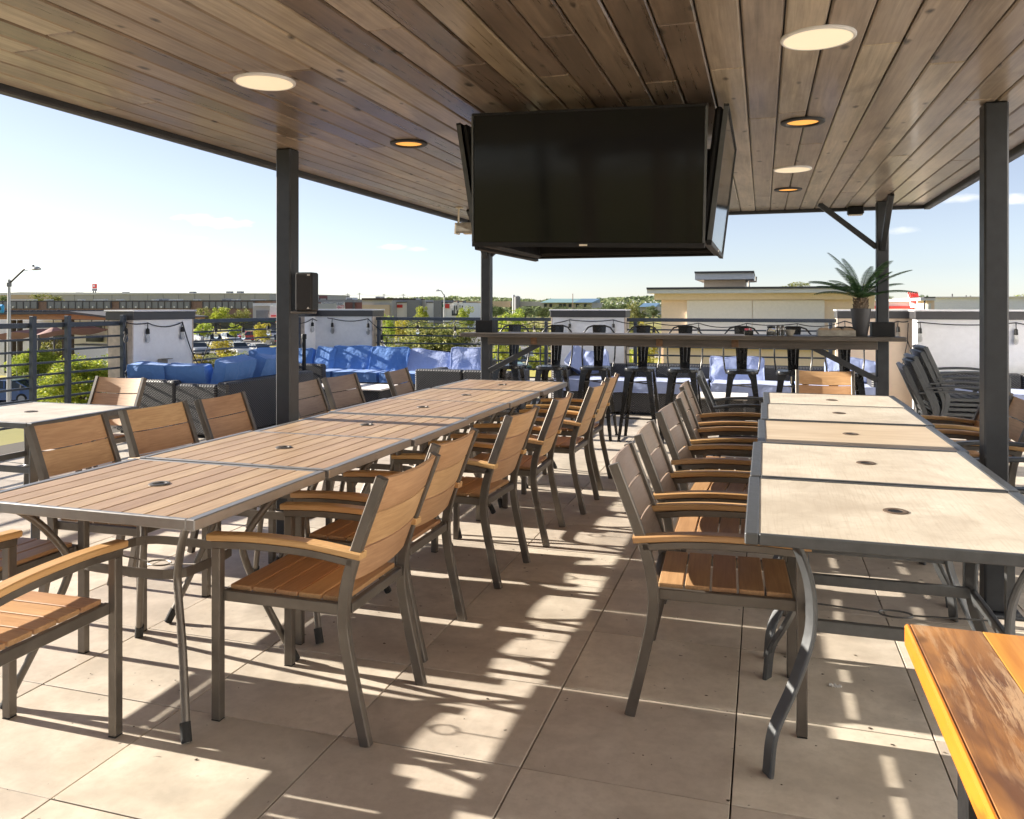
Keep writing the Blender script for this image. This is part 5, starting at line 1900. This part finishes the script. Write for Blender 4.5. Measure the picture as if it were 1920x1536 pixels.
bbox('lantern_eave', b, 1303, 1413, 511.5, 524, EY + 2.5, 4, 'capw')
bbox('lantern_roof', b, 1302, 1414, 508.5, 511.8, EY + 2.4, 4.2, 'cap')
dx = x_at(1410, EY + 2.3)
zz1, zz2, zz3 = z_at(1405, 519, EY + 2.3), z_at(1405, 528, EY + 2.3), z_at(1405, 540, EY + 2.3)
part('downpipe', MB().tube([(dx + .13, EY + 2.3, zz1), (dx + .13, EY + 2.3, zz2), (dx - .1, EY + 2.3, zz2), (dx - .1, EY + 2.3, zz3)], .035, 8), M['frame'], b, 50)

# right-hand roofs
b = thing('red_trim_store', 'store with red striped roof box and red trim beyond the parapet', 'building', (0, 0, 0), 0, 'buildings beyond the parking lot')
RY = 70
bbox('wall', b, 1585, 1724, 567, None, RY, 12, 'pale_wall')
bbox('trim', b, 1584, 1722, 574, 579, RY - .4, .38, 'red')
bbox('coping', b, 1584, 1722, 565.5, 567.5, RY - .2, 12.3, 'tan_wall')
xa, xb = x_at(1702, RY), x_at(1721, RY)
z0, z1 = z_at(1710, 577, RY), z_at(1710, 550, RY)
part('roof_box', MB().prism([(RY - 1.2, z0), (RY - 1.2, z0 + .3), (RY + .2, z1), (RY + .6, z1), (RY + .6, z0)], xa + .12, xb - .02, 'x'), M['white'], b)
for k in range(6):
    w = (xb - xa) / 6
    part('roof_rib', MB().prism([(RY - 1.26, z0 + .36), (RY + .16, z1 + .06), (RY + .10, z1 + .12), (RY - 1.32, z0 + .42)], xa + k * w + .02, xa + (k + 1) * w - .02, 'x'), M['red'], b)
b = thing('white_store', 'long white store with flat roof beyond the right parapet', 'building', (0, 0, 0), 0, 'buildings beyond the parking lot')
bbox('wall', b, 1752, 2000, 557.5, None, 62, 30, 'white')
bbox('coping', b, 1750, 2000, 556, 558, 61.7, 30.5, 'pale_wall')
for (u, v) in ((1786, 551), (1885, 550), (1812, 554), (1820, 554.5)):
    bbox('vent_pipe', b, u - .8, u + .8, v, 557, 66, .2, 'dark_panel')
b = thing('porch_tower', 'small beige tower with white eave beside the white store', 'building', (0, 0, 0), 0, 'buildings beyond the parking lot')
bbox('wall', b, 1737, 1752, 563, None, 56, 3, 'cream')
bbox('eave', b, 1726, 1754, 558.5, 563.5, 55.3, 4, 'capw')
bbox('roof', b, 1733, 1754, 556.5, 558.6, 55.2, 4.2, 'cap')
bbox('post', b, 1733, 1735.5, 563, 585, 55.5, .2, 'dark_panel')
bbox('window', b, 1740, 1746, 569, 583, 55.9, .09, 'white_paint')


# ------------------------------------------------------------------ street furniture
def street_lamp(label, u, vtop, Y, au, av):
    r = thing('street_lamp', label, 'street lamp', (x_at(u, Y), Y, GZ), 0, 'street lamps beyond the deck')
    h = z_at(u, vtop, Y) - GZ
    part('pole', MB().tube([(0, 0, 0), (0, 0, h * .5), (0, 0, h)], [.13, .11, .075], 12), M['pole'], r, 50)
    ax_, az_ = x_at(au, Y) - x_at(u, Y), z_at(au, av, Y) - GZ
    part('arm', MB().tube([(0, 0, h - .25), (ax_ * .55, 0, az_ - .25), (ax_ * .8, 0, az_), (ax_, 0, az_)], .06, 8), M['dark_panel'], r, 50)
    part('bracket', MB().lathe([(0, h - .45), (.14, h - .43), (.14, h - .2), (0, h - .15)], 12), M['metal_panel'], r, 40)
    s_ = 1 if ax_ > 0 else -1
    hd_ = MB()
    hd_._rings([[(ax_ + s_ * a, w * math.cos(q) , az_ + hgt * math.sin(q) * (1 if math.sin(q) > 0 else .35)) for q in [2 * PI * k / 12 for k in range(12)]] for (a, w, hgt) in ((-.12, .05, .05), (.1, .12, .1), (.45, .2, .17), (.75, .2, .17), (.88, .15, .1))], False)
    part('lamp_head', hd_, M['pole'], r, 50)
    part('photocell', MB().lathe([(0, az_ + .14), (.06, az_ + .14), (.06, az_ + .26), (0, az_ + .27)], 10, (ax_ + s_ * .42, 0, 0)), M['dark_panel'], r)
    return r


street_lamp('grey street lamp with one curved arm at the far left', 17, 524, 37, 52, 505.5)
street_lamp('small street lamp standing before the shops', 833, 552, 118, 826, 545.5)
ps = thing('pole_sign', 'tall red and white pylon sign above the warehouse roof', 'sign', (0, 0, 0))
bbox('board', ps, 173, 180, 532.5, 541, 300, .6, 'red')
bbox('emblem', ps, 174.7, 177.5, 534.2, 537.8, 299.9, .09, 'white_paint')
bbox('lower_board', ps, 172.5, 180.5, 541.5, 545.5, 300, .6, 'metal_panel')
bbox('post', ps, 174, 175, 545, None, 300.2, .4, 'dark_panel')
bbox('post', ps, 178, 179, 545, None, 300.2, .4, 'dark_panel')
bs = thing('blue_sign', 'round-edged blue sign at the far left edge behind the lamp', 'sign', (0, 0, 0))
bz0, bz1 = z_at(-6, 587, 36), z_at(-6, 571, 36)
part('board', MB().box(x_at(-22, 36), x_at(4.5, 36), 36, 36.2, bz0, bz1, .08), M['blue_sign'], bs)
part('emblem', MB().lathe([(.0, -.012), (.10, -.012), (.10, .012), (.0, .012)], 20, (x_at(-.5, 36), 35.98, (bz0 + bz1) / 2), 'y'), M['window'], bs)
part('post', MB().box(x_at(-14, 36), x_at(-11, 36), 36.05, 36.15, GZ, bz0), M['pole'], bs)
for i, (u, v) in enumerate(((588, 552), (652, 550), (674, 549), (720, 551), (756, 551), (792, 555))):
    up_ = thing('utility_pole', 'thin utility pole with crossarm on the skyline, %s from the left post' % ORD[i], 'pole', (x_at(u, 310), 310, GZ), 0, 'utility poles on the skyline')
    h = z_at(u, v, 310) - GZ
    part('pole', MB().tube([(0, 0, 0), (0, 0, h)], .14, 6), M['dark_panel'], up_)
    part('crossarm', MB().box(-.9, .9, -.06, .06, h - .6, h - .45), M['dark_panel'], up_)
wr_ = MB()
ups = [(588, 552), (652, 550), (674, 549), (720, 551), (756, 551), (792, 555), (870, 560)]
for a, c_ in zip(ups[:-1], ups[1:]):
    A_, B_ = Vector((x_at(a[0], 310), 310, z_at(*a, 310) - .5)), Vector((x_at(c_[0], 310), 310, z_at(*c_, 310) - .5))
    wr_.tube([A_.lerp(B_, k / 6) - Vector((0, 0, .5 * 4 * (k / 6) * (1 - k / 6))) for k in range(7)], .035, 4)
solo('power_line', wr_, M['dark_panel'], 'sagging power line strung along the skyline poles', 'power line')
fp = thing('flag_pole', 'thin pole standing before the teal-roofed store', 'pole', (x_at(1074, 240), 240, GZ))
part('pole', MB().tube([(0, 0, 0), (0, 0, z_at(1074, 552, 240) - GZ)], .12, 6), M['brick'], fp)
part('cap', MB().lathe([(0, z_at(1074, 552, 240) - GZ), (.2, z_at(1074, 552, 240) - GZ + .1), (0, z_at(1074, 552, 240) - GZ + .25)], 8), M['brick'], fp)

# litter on the deck floor
lt_ = MB()
rl_ = random.Random(8)
cx0, cy0 = on_z(1570, 1289, 0)
for k in range(9):
    a = rl_.uniform(-.03, .03)
    lt_.tube([(cx0 + a, cy0 + rl_.uniform(-.01, .01), .003), (cx0 + a + rl_.uniform(-.01, .01), cy0 + rl_.uniform(-.01, .01), .008), (cx0 + a + .008, cy0 + rl_.uniform(-.008, .008), .003)], [.002, .0035, .0015], 5)
solo('paper_scrap', lt_, M['white_plastic'], 'crumpled white paper scrap on the floor under the nearest pale table', 'litter')


# unseen stucco wall added on the right to bounce sunlight under the canopy
rwall = thing('bounce_wall', 'added off-white bounce wall out of view on the far right of the deck', 'wall', (0, 0, 0))
part('wall', MB().box(6.2, 6.5, -7.0, 10.8, .001, 4.6), M['white'], rwall)
part('coping', MB().box(6.15, 6.55, -7.05, 10.85, 4.6, 4.7, .01), M['cap'], rwall)

# grit and dry leaf crumbs on the tiles
gr_ = MB()
rg_ = random.Random(21)
for k in range(150):
    x, y = rg_.uniform(-2.6, .9), rg_.uniform(1.75, 5.5)
    w = rg_.choice((.002, .003, .004, .007))
    a = rg_.uniform(0, 6.28)
    p = [(x + w * rg_.uniform(.5, 1.3) * math.cos(a + q * 1.257), y + w * rg_.uniform(.4, 1.0) * math.sin(a + q * 1.257), .0016 + rg_.uniform(0, .0015)) for q in range(5)]
    gr_.add(p + [(x, y, .0045)], [(q, (q + 1) % 5, 5) for q in range(5)])
go_ = obj('grit', gr_.data('grit', plain('dry_leaf_crumbs', (.07, .05, .032), .9, 0, .4, 40)))
go_['kind'] = 'stuff'
go_['label'] = 'scattered dark grit and leaf crumbs on the deck tiles'

# timber entry frame at the near end of the canopy, behind the camera
ef = thing('entry_frame', 'timber entry frame at the near end of the canopy behind the camera', 'door frame', (0, 0, 0))
part('header', MB().box(-2.55, .93, -3.42, -3.33, 2.12, 2.29, .006), M['gray_wood'], ef)
for (x, w) in ((-2.2, .20), (-1.26, .19), (-.88, .08), (.2, .14)):
    part('jamb', MB().box(x - w / 2, x + w / 2, -3.43, -3.34, .001, 2.118, .006), M['tan_wall'], ef)
